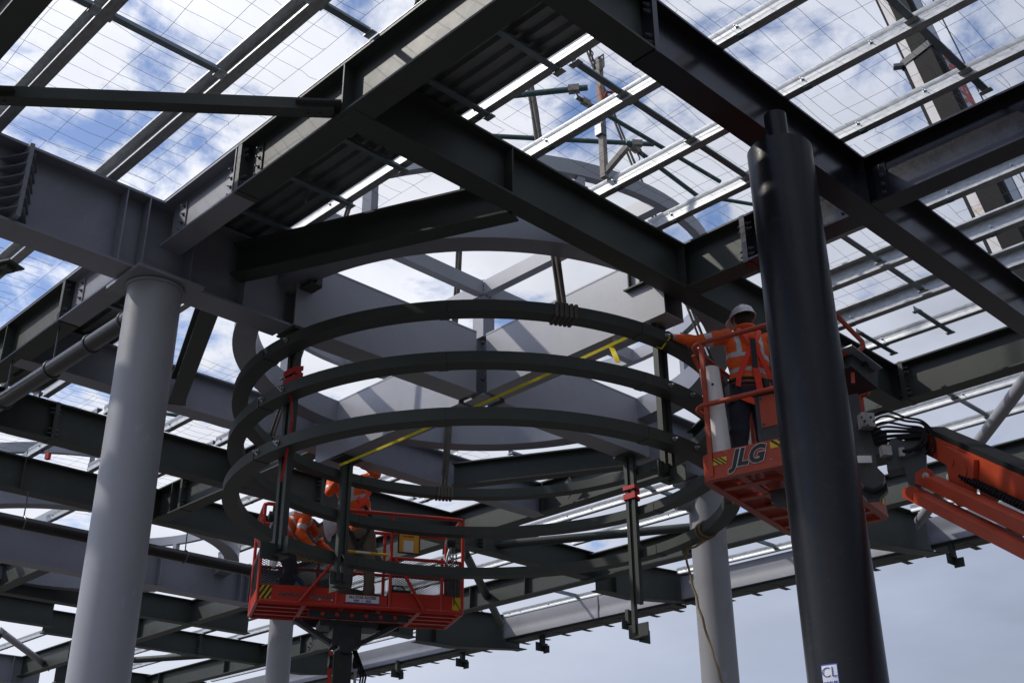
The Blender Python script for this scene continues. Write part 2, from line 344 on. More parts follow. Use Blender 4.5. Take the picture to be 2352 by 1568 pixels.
beamx('dark green edge beam with sun stripes under the lowest ring', green, -17.05, -12.6, 14.2, 6.40, .43, stiff=(1.6, 3.0))
beamx('dark green edge beam at the bottom left of the lift', green, -30, -17.3, 14.4, 6.40, .43, stiff=(3, 6, 9))
beamx('dark beam crossing the top left corner', green, -7.9, 2, 1.69, 6.40, .45, .17, stiff=(3,))
# tapered cantilever tails
def tail(label, x, y0, y1, zb0, zb1, wd=.2, m=green):
    t = thing('cantilever_beam', (x, y0, zb0), label, 'steel beam', 'tapered beams reaching past the roof edge')
    fr = []; mb = MB(); zt0, zt1 = 6.83, 6.98
    ym = y0+.9
    prof = [(y0, zb0, zt0), (ym, zb0+.01, zt0+.05), (y1, zb1, zt1)]
    vs = []
    secs = []
    for (y, b, tp) in prof: secs.append([Vector((x+q[0], y, b+q[1])) for q in isec(tp-b, wd)])
    k = len(secs[0])
    for s_ in secs: vs += s_
    fs = [tuple(range(k)), tuple(2*k+j for j in range(k))]
    for i in range(2):
        for j in range(k): fs.append((i*k+j, i*k+(j+1) % k, (i+1)*k+(j+1) % k, (i+1)*k+j))
    mb.add(vs, fs); mb.build('i_section', m, t)
    MB().box((x, y1-.03, zb1+.005), wd*1.2, .22, .014).build('tip_plate', m, t)
    MB().box((x, y0+.42, (zb0+zt0)/2), wd*.97, .012, zt0-zb0-.06).build('stiffener', m, t)
tail('tapered dark beam end sticking out above the right-hand lift boom', -7.95, 14.32, 16.95, 6.2, 6.42, .26)
tail('tapered dark beam end behind the thin white-grey column', -12.6, 14.32, 16.85, 6.26, 6.46)
tail('tapered dark beam end right of the left lift basket', -17.2, 14.32, 17.1, 6.12, 6.33, .24)
tail('tapered dark beam end at the bottom edge by the lift mast', -22.4, 14.5, 17.6, 6.3, 6.56)
tail('tapered dark beam end beyond the right edge of the roof', -3.55, 14.32, 16.9, 6.3, 6.46)
# chamfer beams round the opening
def slim(label, m, p0, p1, d=.31, wd=.165, grp='slender beams cutting the corners of the round opening'):
    return beam(label, m, p0, p1, d, wd, group=grp, name='corner_beam', splice=())
slim('slender green corner beam crossing in front of the curved grey ring', green, (-7.82, 4.40, 6.42), (-5.46, 5.42, 6.42))
slim('dark corner beam slanting down behind the left grey column', green, (-8.1, 4.40, 6.42), (-10.64, 5.45, 6.42))
slim('slender green corner beam behind the far arc of the top ring', green, (-10.64, 9.42, 6.42), (-8.1, 10.75, 6.42))
slim('slender green corner beam behind the workman in the right lift', green, (-7.8, 10.75, 6.42), (-5.46, 9.42, 6.42))

# ------------------------------------------------------------------ round opening
CX, CY = -7.95, 7.42
def ringbeam(label, cx_, cy_, R, zb, d=.26, wd=.26, m=grey, grp='curved grey ring beams'):
    t = thing('ring_beam', (cx_, cy_, zb), label, 'ring beam', grp)
    MB().arc((cx_, cy_, zb), R, [(-.115, 0), (.115, 0), (.115, .016), (.108, .018), (.108, d), (-.108, d), (-.108, .018), (-.115, .016)], n=120).build('curved_box_section', m, t)
    for k in range(8):
        a = math.pi/8+k*math.pi/4
        p = Vector((cx_+R*math.cos(a), cy_+R*math.sin(a), zb+d))
        MB().box(p+Vector((0, 0, .2)), .12, .09, .40, a).build('stub_post', m, t)
    return t
ringbeam('big curved grey ring beam round the opening above the hanging rings', CX, CY, 2.42, 6.62)
ringbeam('second curved grey ring beam low on the left behind the drain pipe', -17.55, 7.6, 2.42, 6.62)
def upper(label, cx_, cy_, R, z, lab2):
    t = thing('skylight_frame', (cx_, cy_, z), label, 'skylight frame', 'raised skylight frames')
    MB().arc((cx_, cy_, z), R, [(-.04, 0), (.04, 0), (.04, .15), (-.04, .15)], n=96).build('hoop', pale, t)
    mb = MB(); mb.bar((cx_-R, cy_, z+.09), (cx_+R, cy_, z+.09), .10, .16); mb.build('cross_bar', pale, t)
    mb = MB(); mb.bar((cx_, cy_-R, z+.085), (cx_, cy_-.06, z+.085), .10, .155); mb.bar((cx_, cy_+.06, z+.085), (cx_, cy_+R, z+.085), .10, .155); mb.build('cross_bar', pale, t)
    MB().cyl((cx_, cy_, z-.02), (cx_, cy_, z+.19), .05, 12).build('hub', pale, t)
    for k in range(8):
        a = math.pi/8+k*math.pi/4
        p = (cx_+(R-.02)*math.cos(a), cy_+(R-.02)*math.sin(a))
        MB().box((p[0], p[1], z-.12), .1, .07, .235, a).build('stub_post', pale, t)
upper('raised light grey skylight hoop with crossed bars over the round opening', CX, CY, 2.42, 7.40, '')
upper('raised light grey skylight hoop over the second opening far left', -17.55, 7.6, 2.42, 7.40, '')
# centre joint with end plates
t = thing('joint_plate', (CX, CY, 6.2), 'grey bolted cross joint at the centre of the round opening', 'joint')
MB().box((CX, 7.4, 6.53), .30, .014, .66).build('core', grey, t)
MB().box((CX, 7.4, 6.53), .014, .22, .655).build('core', grey, t)
MB().box((CX, 7.4, 6.212), .30, .22, .022).build('bottom_plate', pale, t)
for sx_, sy_ in ():
    MB().box((CX+sx_*.16, 7.4+sy_*.075, 6.53), .014, .12, .60).build('end_plate', pale, t)
    MB().box((CX+sx_*.075, 7.4+sy_*.12, 6.53), .12, .014, .60).build('end_plate', pale, t)
MB().box((CX+.02, 7.4, 7.02), .16, .16, .28).build('stub_post', grey, t)
MB().box((CX-.02, 7.27, 6.54), .02, .12, .66).build('end_plate', grey, t)
bolt_parts([(CX+.16, 7.27, z) for z in (6.35, 6.5, 6.62, 6.76)], (0, -1, 0), t)

# hanging ring frame: three rings and four double channel posts
rf = thing('hanging_ring_frame', (CX, CY, 5.0), 'dark green frame of three stacked steel rings hung on four posts', 'ring frame')
RR = 2.40
for zc_ in (5.015, 5.50, 5.965):
    MB().arc((CX, CY, zc_), RR, [(-.075, 0), (.075, 0), (.075, .10), (.069, .10), (.069, .006), (-.069, .006), (-.069, .10), (-.075, .10)], n=160).build('ring', green, rf)
for zc_ in (5.015, 5.50, 5.965):
    for dg in (-97, -10, 83, 172, -52, 38):
        a = R_(dg); MB().arc((CX, CY, zc_), RR, [(-.080, -.004), (.080, -.004), (.080, .098), (.074, .098), (.074, .002), (-.074, .002), (-.074, .098), (-.080, .098)], a0=a, a1=a+.035, n=3, closed=False).build('splice_sleeve', green, rf)
def dpost(x, y, zb, zt, ang, long_):
    mb = MB(); rad = Vector((math.cos(ang), math.sin(ang), 0)); tan = Vector((-rad.y, rad.x, 0)); c = Vector((x, y, 0))-rad*.12
    rz = ang
    mb.box(c+tan*.045+Vector((0, 0, (zb+zt)/2)), .055, .042, zt-zb, rz)
    mb.box(c-tan*.045+Vector((0, 0, (zb+(.30 if long_ else 0)+zt)/2)), .055, .042, zt-zb-(.30 if long_ else 0), rz)
    mb.box(c+Vector((0, 0, (zb+.3+zt)/2)), .012, .06, zt-zb-.32, rz)
    p = mb.build('post', green, rf)
    b = MB()
    b.box(c+Vector((0, 0, zb+.03)), .014, .27, .14, rz)
    b.box(c+tan*.0+rad*.09+Vector((0, 0, zb-.02)), .18, .012, .14, rz)
    b.box(c+Vector((0, 0, zb-.055)), .12, .16, .012, rz)
    q = b.build('foot_bracket', green, rf)
    b = MB(); b.box(c+Vector((0, 0, zt+.01)), .24, .28, .016, rz); b.box(c+Vector((0, 0, zt-.08)), .016, .18, .15, rz); b.build('head_plate', green, rf)
    for zr in (5.015, 5.50, 5.965):
        for e in (-1, 1):
            bolt_parts([Vector((x, y, zr+.05))+tan*e*.15+rad*.075], rad, rf, m=zinc)
    MB()
dpost(CX, CY-RR, 4.22, 6.17, -math.pi/2, False)
dpost(CX+RR, CY, 4.84, 6.30, 0, False)
dpost(CX, CY+RR, 4.20, 6.17, math.pi/2, True)
dpost(CX-RR, CY, 4.78, 6.17, math.pi, False)

# ------------------------------------------------------------------ columns
def column(label, x, y, r, zt, m, cap=True, stub=None, name='steel_column'):
    t = thing(name, (x, y, 0), label, 'column', 'round steel columns')
    mb = MB(); mb.tube([(x, y, -.3), (x, y, 2), (x, y, 4), (x, y, zt)], r, 64); mb.build('shaft', m, t)
    if cap:
        MB().box((x, y, zt+.014), r*2.5, r*2.7, .028).build('cap_plate', grey, t)
        MB().tube([(x, y, zt-.03), (x, y, zt-.008)], r+.018, 48).build('weld_ring', m, t)
    if stub:
        MB().cyl(Vector((x, y, stub[2]))+Vector(stub[3])*r*.8, Vector((x, y, stub[2]))+Vector(stub[3])*(r+stub[1]), stub[0], 24).build('pipe_stub', m, t)
        MB().cyl(Vector((x, y, stub[2]))+Vector(stub[3])*(r+stub[1]-.01), Vector((x, y, stub[2]))+Vector(stub[3])*(r+stub[1]+.004), stub[0]*.82, 24).build('stub_opening', blk, t)
        MB().cyl(Vector((x, y, stub[2]))+Vector(stub[3])*(r*.9), Vector((x, y, stub[2]))+Vector(stub[3])*(r+.02), stub[0]*1.18, 24).build('collar', m, t)
    return t
column('thick light grey column at the left carrying the deep girder', -7.95, 3.76, .216, 6.13, greycol)
column('grey column behind the right end of the rings, with a short pipe stub', -7.95, 11.1, .212, 6.16, greycol, stub=(.085, .17, 5.93, (-.55, -.83, 0)))
column('thin-looking grey column far below the left lift basket, with open pipe stub', -17.2, 11.3, .205, 6.17, greycol, stub=(.085, .17, 5.83, (.35, .2, 0)))
rc = column('black column in the right foreground with a narrow spigot on top', -3.31, 5.78, .213, 6.10, blackcol, cap=False)
MB().tube([(-3.31, 5.78, 6.085), (-3.31, 5.78, 6.11)], .206, 48).build('top_plate', blackcol, rc)
MB().tube([(-3.31, 5.78, 6.10), (-3.31, 5.78, 6.40)], .075, 32).build('spigot', blackcol, rc)

# ------------------------------------------------------------------ purlins and roof frame secondary steel
ORD = 'first second third fourth fifth sixth seventh eighth ninth tenth eleventh twelfth'.split()
def purlin(label, x0, x1, y, style, grp='galvanised roof purlins', z=6.885, bolts=()):
    t = thing('roof_purlin', ((x0+x1)/2, y, z), label, 'purlin', grp)
    mb = MB()
    h, fl = (.205, .085) if style == 'open' else (.115, .07)
    X = Vector((1, 0, 0)); Y = Vector((0, 1, 0)); Z = Vector((0, 0, 1))
    if style == 'open':   # web on the far side, mouth toward -Y
        poly = [(-a, b) for a, b in csec(h, fl, .004, .018)]
        poly = [(a+fl, b) for a, b in poly]
        mb.extr(poly, [(Vector((x0, y, z)), Y, Z), (Vector((x1, y, z)), Y, Z)])
    else:
        poly = csec(h, fl, .004, .016)
        a = h/2
        poly = [(0, 0), (fl, 0), (fl, .016), (fl-.004, .016), (fl-.004, .004), (.004, .004), (.004, h-.004), (fl-.004, h-.004), (fl-.004, h-.016), (fl, h-.016), (fl, h), (0, h), (0, h*.66), (.006, h*.58), (.006, h*.42), (0, h*.34)]
        mb.extr(poly, [(Vector((x0, y, z)), Y, Z), (Vector((x1, y, z)), Y, Z)])
    mb.build('channel', galv, t)
    if bolts:
        bolt_parts([(b, y+(0 if style == 'web' else .08), z+h*.5) for b in bolts], (0, -1, 0), t, m=zinc, r=.0095, L=.010)
        for b in bolts[:1]:
            MB().box((b+.02, y+fl/2, z-.006), .05, fl*.7, .01).build('cleat', galvd, t)
    return t
def rows(desc, x0, x1, ys, bolts=(), start=0, nm='from the front'):
    for i, (y, st) in enumerate(ys):
        purlin('galvanised purlin %s, %s %s' % (desc, ORD[i], nm), x0, x1, y, st, bolts=bolts)
rows('at the top left under the mesh', -12.5, -1.0, [(1.38, 'open'), (2.22, 'open'), (3.165, 'open')], bolts=(-7.9, -7.6, -4.9))
rows('right of the black overhead beam', -3.62, 1.4, [(5.41, 'web'), (6.21, 'web'), (6.97, 'web'), (7.62, 'open'), (8.35, 'open'), (9.15, 'open'), (9.88, 'open'), (10.48, 'web')], bolts=(-3.3, -2.75, -1.9))
rows('between green centre beam and black beam', -5.42, -3.66, [(5.41, 'web'), (6.22, 'web'), (6.96, 'web'), (8.2, 'open'), (9.02, 'open'), (9.82, 'open'), (10.5, 'web')], bolts=(-5.1, -3.9))
purlin('galvanised edge purlin along the corrugated deck, catching the sun', -12.5, -3.5, 4.745, 'web', bolts=(-5.2, -7.0))
rows('left of the round opening', -12.52, -10.68, [(5.5, 'web'), (6.3, 'web'), (7.02, 'web'), (7.9, 'web'), (8.7, 'web'), (9.5, 'web'), (10.4, 'web')], bolts=(-12.4, -11.8))
rows('between the two dark beams at the left', -14.55, -12.64, [(4.75, 'web'), (5.47, 'web'), (6.3, 'web'), (7.05, 'web'), (8.6, 'web'), (9.5, 'web'), (10.4, 'web')], bolts=(-14.2,))
rows('above the low grey girder', -17.15, -14.66, [(5.5, 'web'), (6.9, 'web'), (9.9, 'web')], bolts=(-16.9,))
rows('low at the left edge', -27.6, -20.2, [(10.4, 'web'), (12.0, 'web'), (12.85, 'web'), (13.72, 'web')], bolts=(-26.9, -24.5, -22.4))
rows('near the eave left of the lift', -22.5, -12.8, [(11.95, 'web'), (12.8, 'web'), (13.66, 'web')], bolts=(-22.2, -17.5, -16.2, -14.9))
rows('near the eave behind the rings', -12.5, -8.1, [(11.85, 'web'), (12.58, 'web'), (13.66, 'web')], bolts=(-11.6, -11.1, -10.5))
rows('near the eave behind the orange boom', -7.8, 2.5, [(11.85, 'web'), (12.52, 'web'), (13.38, 'web')], bolts=(-6.6, -5.2, -3.6, -3.3))
rows('over the tapered beam ends at the left', -27.6, -17.3, [(15.2, 'web'), (16.1, 'web')], bolts=(-22.3, -21))
rows('over the tapered beam ends in the middle', -17.1, -12.7, [(15.68, 'web'), (16.52, 'web')], bolts=(-16.9, -16.6, -15.8))
rows('over the middle-right tapered ends', -12.5, -8.1, [(15.62, 'web'), (16.4, 'web')], bolts=(-12.3, -11.9, -11.3))
rows('over the tapered beam ends at the right', -7.8, 2.5, [(15.3, 'web'), (16.1, 'web')], bolts=(-7.6, -7.1, -3.6))
def strut(label, x, y0, y1, z=6.93, m=None, w_=.055, h_=.075, grp='bridging struts between purlins'):
    t = thing('bridging_strut', (x, (y0+y1)/2, z), label, 'strut', grp)
    mb = MB(); mb.extr([(-w_/2, 0), (w_/2, 0), (w_/2, .012), (w_/2-.004, .012), (w_/2-.004, .004), (-w_/2+.004, .004), (-w_/2+.004, h_), (-w_/2, h_)], [(Vector((x, y0, z)), Vector((1, 0, 0)), Vector((0, 0, 1))), (Vector((x, y1, z)), Vector((1, 0, 0)), Vector((0, 0, 1)))]); mb.build('channel', m or galvd, t)
    for y in (y0+.02, y1-.02):
        MB().box((x, y, z-.006), w_*1.7, .05, .008).build('end_cleat', galv, t)
    return t
k = 0
for lab, x, ys in (('top left', -6.13, (.4, 1.38, 2.22, 3.165)), ('top left of the long green beam', -5.06, (1.38, 2.22, 3.165, 3.68)),
                   ('between centre and black beams', -4.30, (4.80, 5.41, 6.22, 6.96)), ('right of the black beam', -2.43, (5.48, 6.21, 6.97, 7.3)),
                   ('behind the black column', -4.26, (8.2, 9.02, 9.82)), ('above the orange boom', -3.0, (11.2, 11.85, 12.52, 13.38)), ('above the lift boom near the eave', -5.3, (11.2, 11.85, 12.52, 13.38)),
                   ('over the middle tapered ends', -15.0, (14.4, 15.68, 16.52)), ('over the tapered ends right of centre', -10.4, (14.4, 15.62, 16.4)), ('behind the far ring arcs', -9.9, (11.2, 11.85, 12.58, 13.66)),
                   ('low left by the tube brace', -25.0, (10.4, 12.0, 12.85)), ('left of the lift near the eave', -20.3, (11.95, 12.8, 13.66))):
    for i in range(len(ys)-1):
        strut('blue-grey bridging strut %s, %s piece going away' % (lab, ORD[i]), x, ys[i]+.07, ys[i+1]-.004)
# loose hanging struts
strut('loose grey strut poking past the last meshed purlin, right one of the pair', -4.46, 10.02, 10.75, 6.87, galvd, .05, .06, 'loose struts past the mesh')
strut('loose grey strut poking past the last meshed purlin, left one behind the column', -5.12, 10.05, 10.78, 6.87, galvd, .05, .06, 'loose struts past the mesh')
strut('loose grey strut below the far end of the wire mesh behind the rings', -11.35, 9.0, 10.6, 6.89, galvd, .06, .06, 'loose struts past the mesh')
strut('short loose strut above the far green corner beam', -10.2, 10.0, 11.2, 6.92, galvd, .06, .06, 'loose struts past the mesh')

# corrugated deck strip
def deck(label, x0, x1, y0, y1, z):
    t = thing('roof_deck', ((x0+x1)/2, (y0+y1)/2, z), label, 'roof deck', 'corrugated roof deck strips')
    mb = MB(); n = int(round((y1-y0)/.125)); p = []
    for i in range(n):
        a = y0+(y1-y0)*i/n; d_ = (y1-y0)/n
        p += [(a, .0), (a+d_*.42, .0), (a+d_*.55, .038), (a+d_*.87, .038)]
    p.append((y1, 0)); q = [(a, b+.003) for a, b in p][::-1]
    mb.extr(p+q, [(Vector((x0, 0, z)), Vector((0, 1, 0)), Vector((0, 0, 1))), (Vector((x1, 0, z)), Vector((0, 1, 0)), Vector((0, 0, 1)))]); mb.build('corrugated_sheet', deckm, t, smooth=False)
    return t
deck('corrugated steel deck strip overhead beside the long green beam', -12.6, -3.45, 3.68, 4.685, 6.90)
for i, x in enumerate((-4.36, -5.07, -6.05, -6.75, -7.45, -8.9, -9.8, -10.9)):
    strut('deck support strut under the corrugated strip, %s from the right' % ORD[i], x, 3.87, 4.80, 6.826, galvd, .05, .065, 'struts under the corrugated deck')

# eave beams, outriggers and hanging brackets
for i, (lab, x0, x1) in enumerate((('at the bottom left', -28, -17.35), ('right of the left lift, with a butt joint', -17.05, -12.72), ('behind the far grey column', -12.5, -8.1), ('under the orange boom', -7.8, -3.7), ('at the right edge', -3.4, 3))):
    t = thing('eave_beam', ((x0+x1)/2, 16.55, 6.42), 'pale grey boxed eave beam '+lab, 'eave beam', 'pale boxed eave beams')
    MB().extr([(0, 0), (.16, 0), (.16, .40), (0, .40), (0, .25), (.006, .22), (.006, .14), (0, .11)], [(Vector((x0, 16.5, 6.46)), Vector((0, 1, 0)), Vector((0, 0, 1))), (Vector((x1, 16.5, 6.46)), Vector((0, 1, 0)), Vector((0, 0, 1)))]).build('box_section', greycol if i in (1, 2) else grey, t)
    MB().box(((x0+x1)/2, 16.74, 6.43), x1-x0, .34, .05).build('soffit_angle', green, t)
    for e in (x0+.04, (x0+x1)/2+.4, x1-.04):
        MB().box((e, 16.49, 6.66), .03, .014, .41).build('joint_plate', grey, t)
src = None
for i in range(46):
    x = -24.3+i*.565
    if min(abs(x-q) for q in (-22.4, -17.2, -12.6, -7.95, -3.55)) < .16: continue
    if src is None:
        t = thing('eave_outrigger', (x, 16.7, 6.42), 'small dark steel outrigger end sticking out under the roof edge', 'outrigger', 'row of small outrigger ends under the eave')
        mb = MB(); mb.extr([(0, 0), (.10, 0), (.10, .006), (.006, .006), (.006, .12), (0, .12)], [(Vector((x, 16.66, 6.40)), Vector((1, 0, 0)), Vector((0, 0, 1))), (Vector((x, 17.0, 6.40)), Vector((1, 0, 0)), Vector((0, 0, 1)))])
        mb.build('angle', green, t)
        MB().box((x+.05, 17.0, 6.402), .1, .2, .006).build('tip', green, t)
        src = t
    else:
        c = src.copy(); COL.objects.link(c); c.location.x = x
        for ch in src.children:
            d = ch.copy(); COL.objects.link(d); d.parent = c
def hbracket(x, y, zt, lab, h=.34):
    t = thing('hanging_bracket', (x, y, zt), lab, 'bracket', 'brackets hanging under the eave')
    MB().box((x, y, zt-h/2), .07, .10, h).build('stem', green, t)
    MB().box((x-.02, y+.0, zt-h-.02), .012, .34, .17).build('slotted_plate', green, t)
    MB().box((x+.05, y+.06, zt-h-.07), .16, .012, .14).build('lower_plate', green, t)
for x, y, lab in ((-16.2, 16.75, 'dark slotted bracket under the eave, left of the long ring post'), (-13.75, 16.5, 'dark slotted bracket under the eave, just left of the longest ring post foot'), (-18.5, 16.7, 'dark slotted bracket under the eave right of the lift mast'), (-20.4, 16.5, 'dark slotted bracket at the bottom edge beside the lift mast'), (-7.5, 16.6, 'dark slotted bracket under the eave below the orange boom')):
    hbracket(x, y, 6.48, lab, .26)
def hplate(x, y, z, lab):
    t = thing('gusset_plate', (x, y, z), lab, 'gusset plate', 'diamond gusset plates on the beams')
    mb = MB(); mb.add([(x-.13, y, z+.09), (x-.02, y, z-.10), (x+.13, y, z+.02), (x+.02, y, z+.2), (x-.13, y+.012, z+.09), (x-.02, y+.012, z-.10), (x+.13, y+.012, z+.02), (x+.02, y+.012, z+.2)], [(0, 1, 2, 3), (7, 6, 5, 4), (0, 4, 5, 1), (1, 5, 6, 2), (2, 6, 7, 3), (3, 7, 4, 0)]); mb.build('plate', green, t, smooth=False)
    bolt_parts([(x-.03, y, z-.01), (x+.03, y, z+.06)], (0, -1, 0), t)
hplate(-10.05, 10.95, 6.58, 'diamond gusset plate on the green beam behind the top ring'); hplate(-16.0, 14.05, 6.47, 'diamond gusset plate right of the left lift basket'); hplate(-5.9, 14.05, 6.45, 'diamond gusset plate below the right lift mounting'); hplate(-20.5, 14.2, 6.5, 'diamond gusset plate left of the far slim column')

# tube braces
def tubebrace(lab, p0, p1, r=.07, m=grey, grp='round tube braces in the roof plane'):
    t = thing('tube_brace', p0, lab, 'brace', grp)
    p0, p1 = Vector(p0), Vector(p1); d = (p1-p0).normalized()
    MB().cyl(p0, p1, r, 20).build('tube', m, t)
    for p, s_ in ((p0, -1), (p1, 1)):
        mb = MB(); mb.bar(p-d*.02*s_, p+d*.22*s_, .014, r*2.3); mb.build('end_plate', m, t)
tubebrace('grey tube brace lying level behind the far ring arcs', (-9.97, 13.53, 6.6), (-13.2, 11.75, 6.6), .065, m=green)
tubebrace('dark tube brace slanting down to the tapered beam end right of the left lift', (-13.35, 12.1, 6.6), (-16.6, 16.0, 6.6), m=green)
tubebrace('grey tube brace passing above and behind the orange boom', (-7.5, 15.7, 6.6), (-4.1, 11.7, 6.6), .075, m=greycol)
tubebrace('pale tube brace at the lower left corner', (-24.0, 9.2, 6.6), (-26.8, 11.4, 6.6), m=greycol)
tubebrace('dark tube brace low between the two left columns', (-25.0, 12.4, 6.6), (-22.9, 13.6, 6.6), m=green)
# square braces with bolted ends at top left
def sqbrace(lab, p0, p1, w_=.10, m=green):
    t = thing('flat_brace', p0, lab, 'brace', 'dark square braces at the left')
    p0, p1 = Vector(p0), Vector(p1); d = (p1-p0).normalized(); s_ = d.cross(Vector((0, 0, 1)))
    mb = MB(); mb.bar(p0, p1, w_, w_*.9); mb.build('hollow_bar', m, t)
    mb = MB(); mb.bar(p0-d*.05, p0+d*.26, w_*1.9, .014); mb.build('gusset', m, t)
    mb = MB(); mb.bar(p1-d*.26, p1+d*.05, w_*1.9, .014); mb.build('gusset', m, t)
    bolt_parts([p0+d*.1-Vector((0, 0, .02)), p0+d*.18-Vector((0, 0, .02)), p1-d*.1-Vector((0, 0, .02)), p1-d*.18-Vector((0, 0, .02))], (0, 0, -1), t)
sqbrace('long dark brace running nearly level from the long green beam to the left edge', (-5.42, 3.66, 6.50), (-6.95, 1.85, 6.50))
sqbrace('dark brace in the top left corner, steeper and closer to the edge', (-5.35, 1.55, 6.5), (-6.75, .1, 6.5), .11)
sqbrace('dark brace at the left edge under the deep grey girder', (-8.35, 2.75, 6.12), (-9.3, 2.3, 6.12), .09)
sqbrace('dark brace meeting the green beam left of the left column', (-11.3, 3.9, 6.5), (-12.4, 3.3, 6.5), .09)
sqbrace('dark brace in the lower left corner above the tube brace', (-22.1, 8.2, 6.40), (-23.4, 8.9, 6.40), .09)
# triangular rib brackets on the deep girder
t = thing('ribbed_end_plate', (-7.81, 2.5, 6.5), 'grey end plate with stacked triangular ribs on the deep girder, left edge', 'ribbed plate')
MB().box((-7.80, 2.52, 6.52), .13, .035, .645).build('plate', grey, t)
for k in range(6):
    z = 6.26+k*.095
    for s_, L in ((-1, .13), (1, .12)):
        mb = MB(); a = 2.52+s_*.0185
        mb.add([(-7.94, a, z), (-7.70, a, z), (-7.94, a+s_*L, z), (-7.94, a, z+.009), (-7.70, a, z+.009), (-7.94, a+s_*L, z+.009)], [(0, 1, 2), (5, 4, 3), (0, 3, 4, 1), (1, 4, 5, 2), (2, 5, 3, 0)]); mb.build('rib', grey, t, smooth=False)

# drain pipes
def pipe(lab, pts, r, hang, axis):
    t = thing('drain_pipe', pts[0], lab, 'drain pipe', 'black drain pipes under the roof')
    MB().tube(pts, r, 28).build('pipe_run', pipem, t)
    for (p, zt) in hang:
        p = Vector(p)
        fr = []; a = Vector(axis).normalized(); b = a.cross(Vector((0, 0, 1)))
        mb = MB(); q = [p+(b*math.cos(2*math.pi*i/24)+Vector((0, 0, 1))*math.sin(2*math.pi*i/24))*(r+.004) for i in range(24)]
        mb.tube(q, .012, 6, closed=True); c = mb.build('clamp', dbolt, t)
        if zt: MB().cyl(p+Vector((0, 0, r)), (p.x, p.y, zt), .009, 8).build('hanger_rod', dbolt, c) if False else MB().cyl(p+Vector((0, 0, r)), (p.x, p.y, zt), .009, 8).build('hanger_rod', dbolt, t)
    return t
pipe('black drain pipe slanting up to the left column from the left edge', [(-12.6, 3.70, 6.0), (-8.15, 3.76, 6.0)], .075, [((-9.0, 3.75, 6.0), 0), ((-9.75, 3.74, 6.0), 6.42), ((-10.75, 3.73, 6.0), 6.42), ((-8.4, 3.76, 6.0), 0)], (1, 0, 0))
pipe('long black drain pipe passing low behind the left column to the lift', [(-14.5, 3.2, 6.0), (-14.5, 8.95, 6.0)], .082, [((-14.5, 5.55, 6.0), 6.42), ((-14.5, 7.85, 6.0), 6.42), ((-14.5, 8.9, 6.0), 0)], (0, 1, 0))

# ------------------------------------------------------------------ safety mesh
def mesh_bay(lab, x0, x1, y0, y1, seed, z=7.135):
    rnd = random.Random(seed); mb = MB(); r = .0016
    def wire(pts):
        mb.tube(pts, r, 4)
    n = int((x1-x0)/.155)
    for i in range(n+1):   # away-running wires, wavy
        x = x0+(x1-x0)*i/max(n, 1)+rnd.uniform(-.012, .012); pts = []; y = y0; ph = rnd.uniform(0, 6)
        while y < y1:
            pts.append((x+.010*math.sin(y*4+ph)+.014*noise.noise((x*2, y*1.5, seed))+rnd.uniform(-.005, .005), y, z+.05*noise.noise((x*.8, y*1.2, seed+5))+.010*math.sin(y*7+ph*2))); y += .15
        pts.append((x, y1, z)); wire(pts)
        if i % 4 == 1: # twisted end tails
            wire([(x, y1, z), (x+.02, y1+.05, z-.03), (x-.015, y1+.1, z-.01), (x+.03, y1+.14, z-.04)])
    m_ = int((y1-y0)/.3)
    for j in range(m_+1):
        y = y0+(y1-y0)*j/max(m_, 1)+rnd.uniform(-.02, .02)
        pts = []; x = x0
        while x < x1: pts.append((x, y+.006*math.sin(x*3+j), z-.004+rnd.uniform(-.003, .003))); x += .3
        pts = [(a, b+.025*noise.noise((a*1.3, b*2, seed)), z-.004+.05*noise.noise((a*.8, b*1.2, seed+5))) for a, b, c in pts]; pts.append((x1, y, z-.004)); wire(pts)
    for q in range(int((y1-y0)*.5)): # doubled lap wires
        y = y0+rnd.uniform(.1, .95)*(y1-y0)
        wire([(x0+rnd.uniform(0, .4)+(x1-x0)*k/8*.9, y+.02*math.sin(k+q), z+.01) for k in range(9)])
    for q in range(int((x1-x0)*.45)):
        x = x0+rnd.uniform(.05, .95)*(x1-x0)
        wire([(x+.018*math.sin(k*1.3+q), y0+(y1-y0)*k/16, z+.015*math.sin(k*.9+q)) for k in range(17)])
    o = mb.build('wire_mesh', wirem, loc=((x0+x1)/2, (y0+y1)/2, z)); tag(o, lab, 'wire mesh', 'safety mesh panels over the purlins')
mesh_bay('wavy wire safety mesh over the top left bay', -8.0, -3.7, .2, 3.66, 1)
mesh_bay('wire safety mesh over the far left bay above the deep grey girder', -12.5, -8.05, .2, 3.66, 2)
mesh_bay('wire safety mesh in the bay between the centre beam and the black beam', -5.32, -3.6, 4.85, 7.3, 3)
mesh_bay('wire safety mesh at the top right beyond the black beam', -3.5, 1.2, 3.9, 7.3, 4)
mesh_bay('wire safety mesh behind the black column with frayed far edge', -5.3, -3.6, 7.45, 9.95, 5)
mesh_bay('wire safety mesh at the right edge below the black cross beam', -3.5, 1.2, 7.45, 9.95, 6)
mesh_bay('wire safety mesh seen through the gap right of the left column', -12.55, -10.8, 3.9, 9.3, 7)
mesh_bay('wire safety mesh between the two dark beams at the left', -14.55, -12.65, 3.9, 8.0, 8)
mesh_bay('wire safety mesh above the low grey girder at the left', -17.1, -14.65, 3.9, 7.8, 9)
mesh_bay('tangled end of the wire safety mesh behind the rings', -12.5, -10.9, 9.35, 10.3, 10)
mesh_bay('wire safety mesh crossing the curved frame corner, near the deck edge', -7.3, -5.4, 4.85, 5.25, 11)

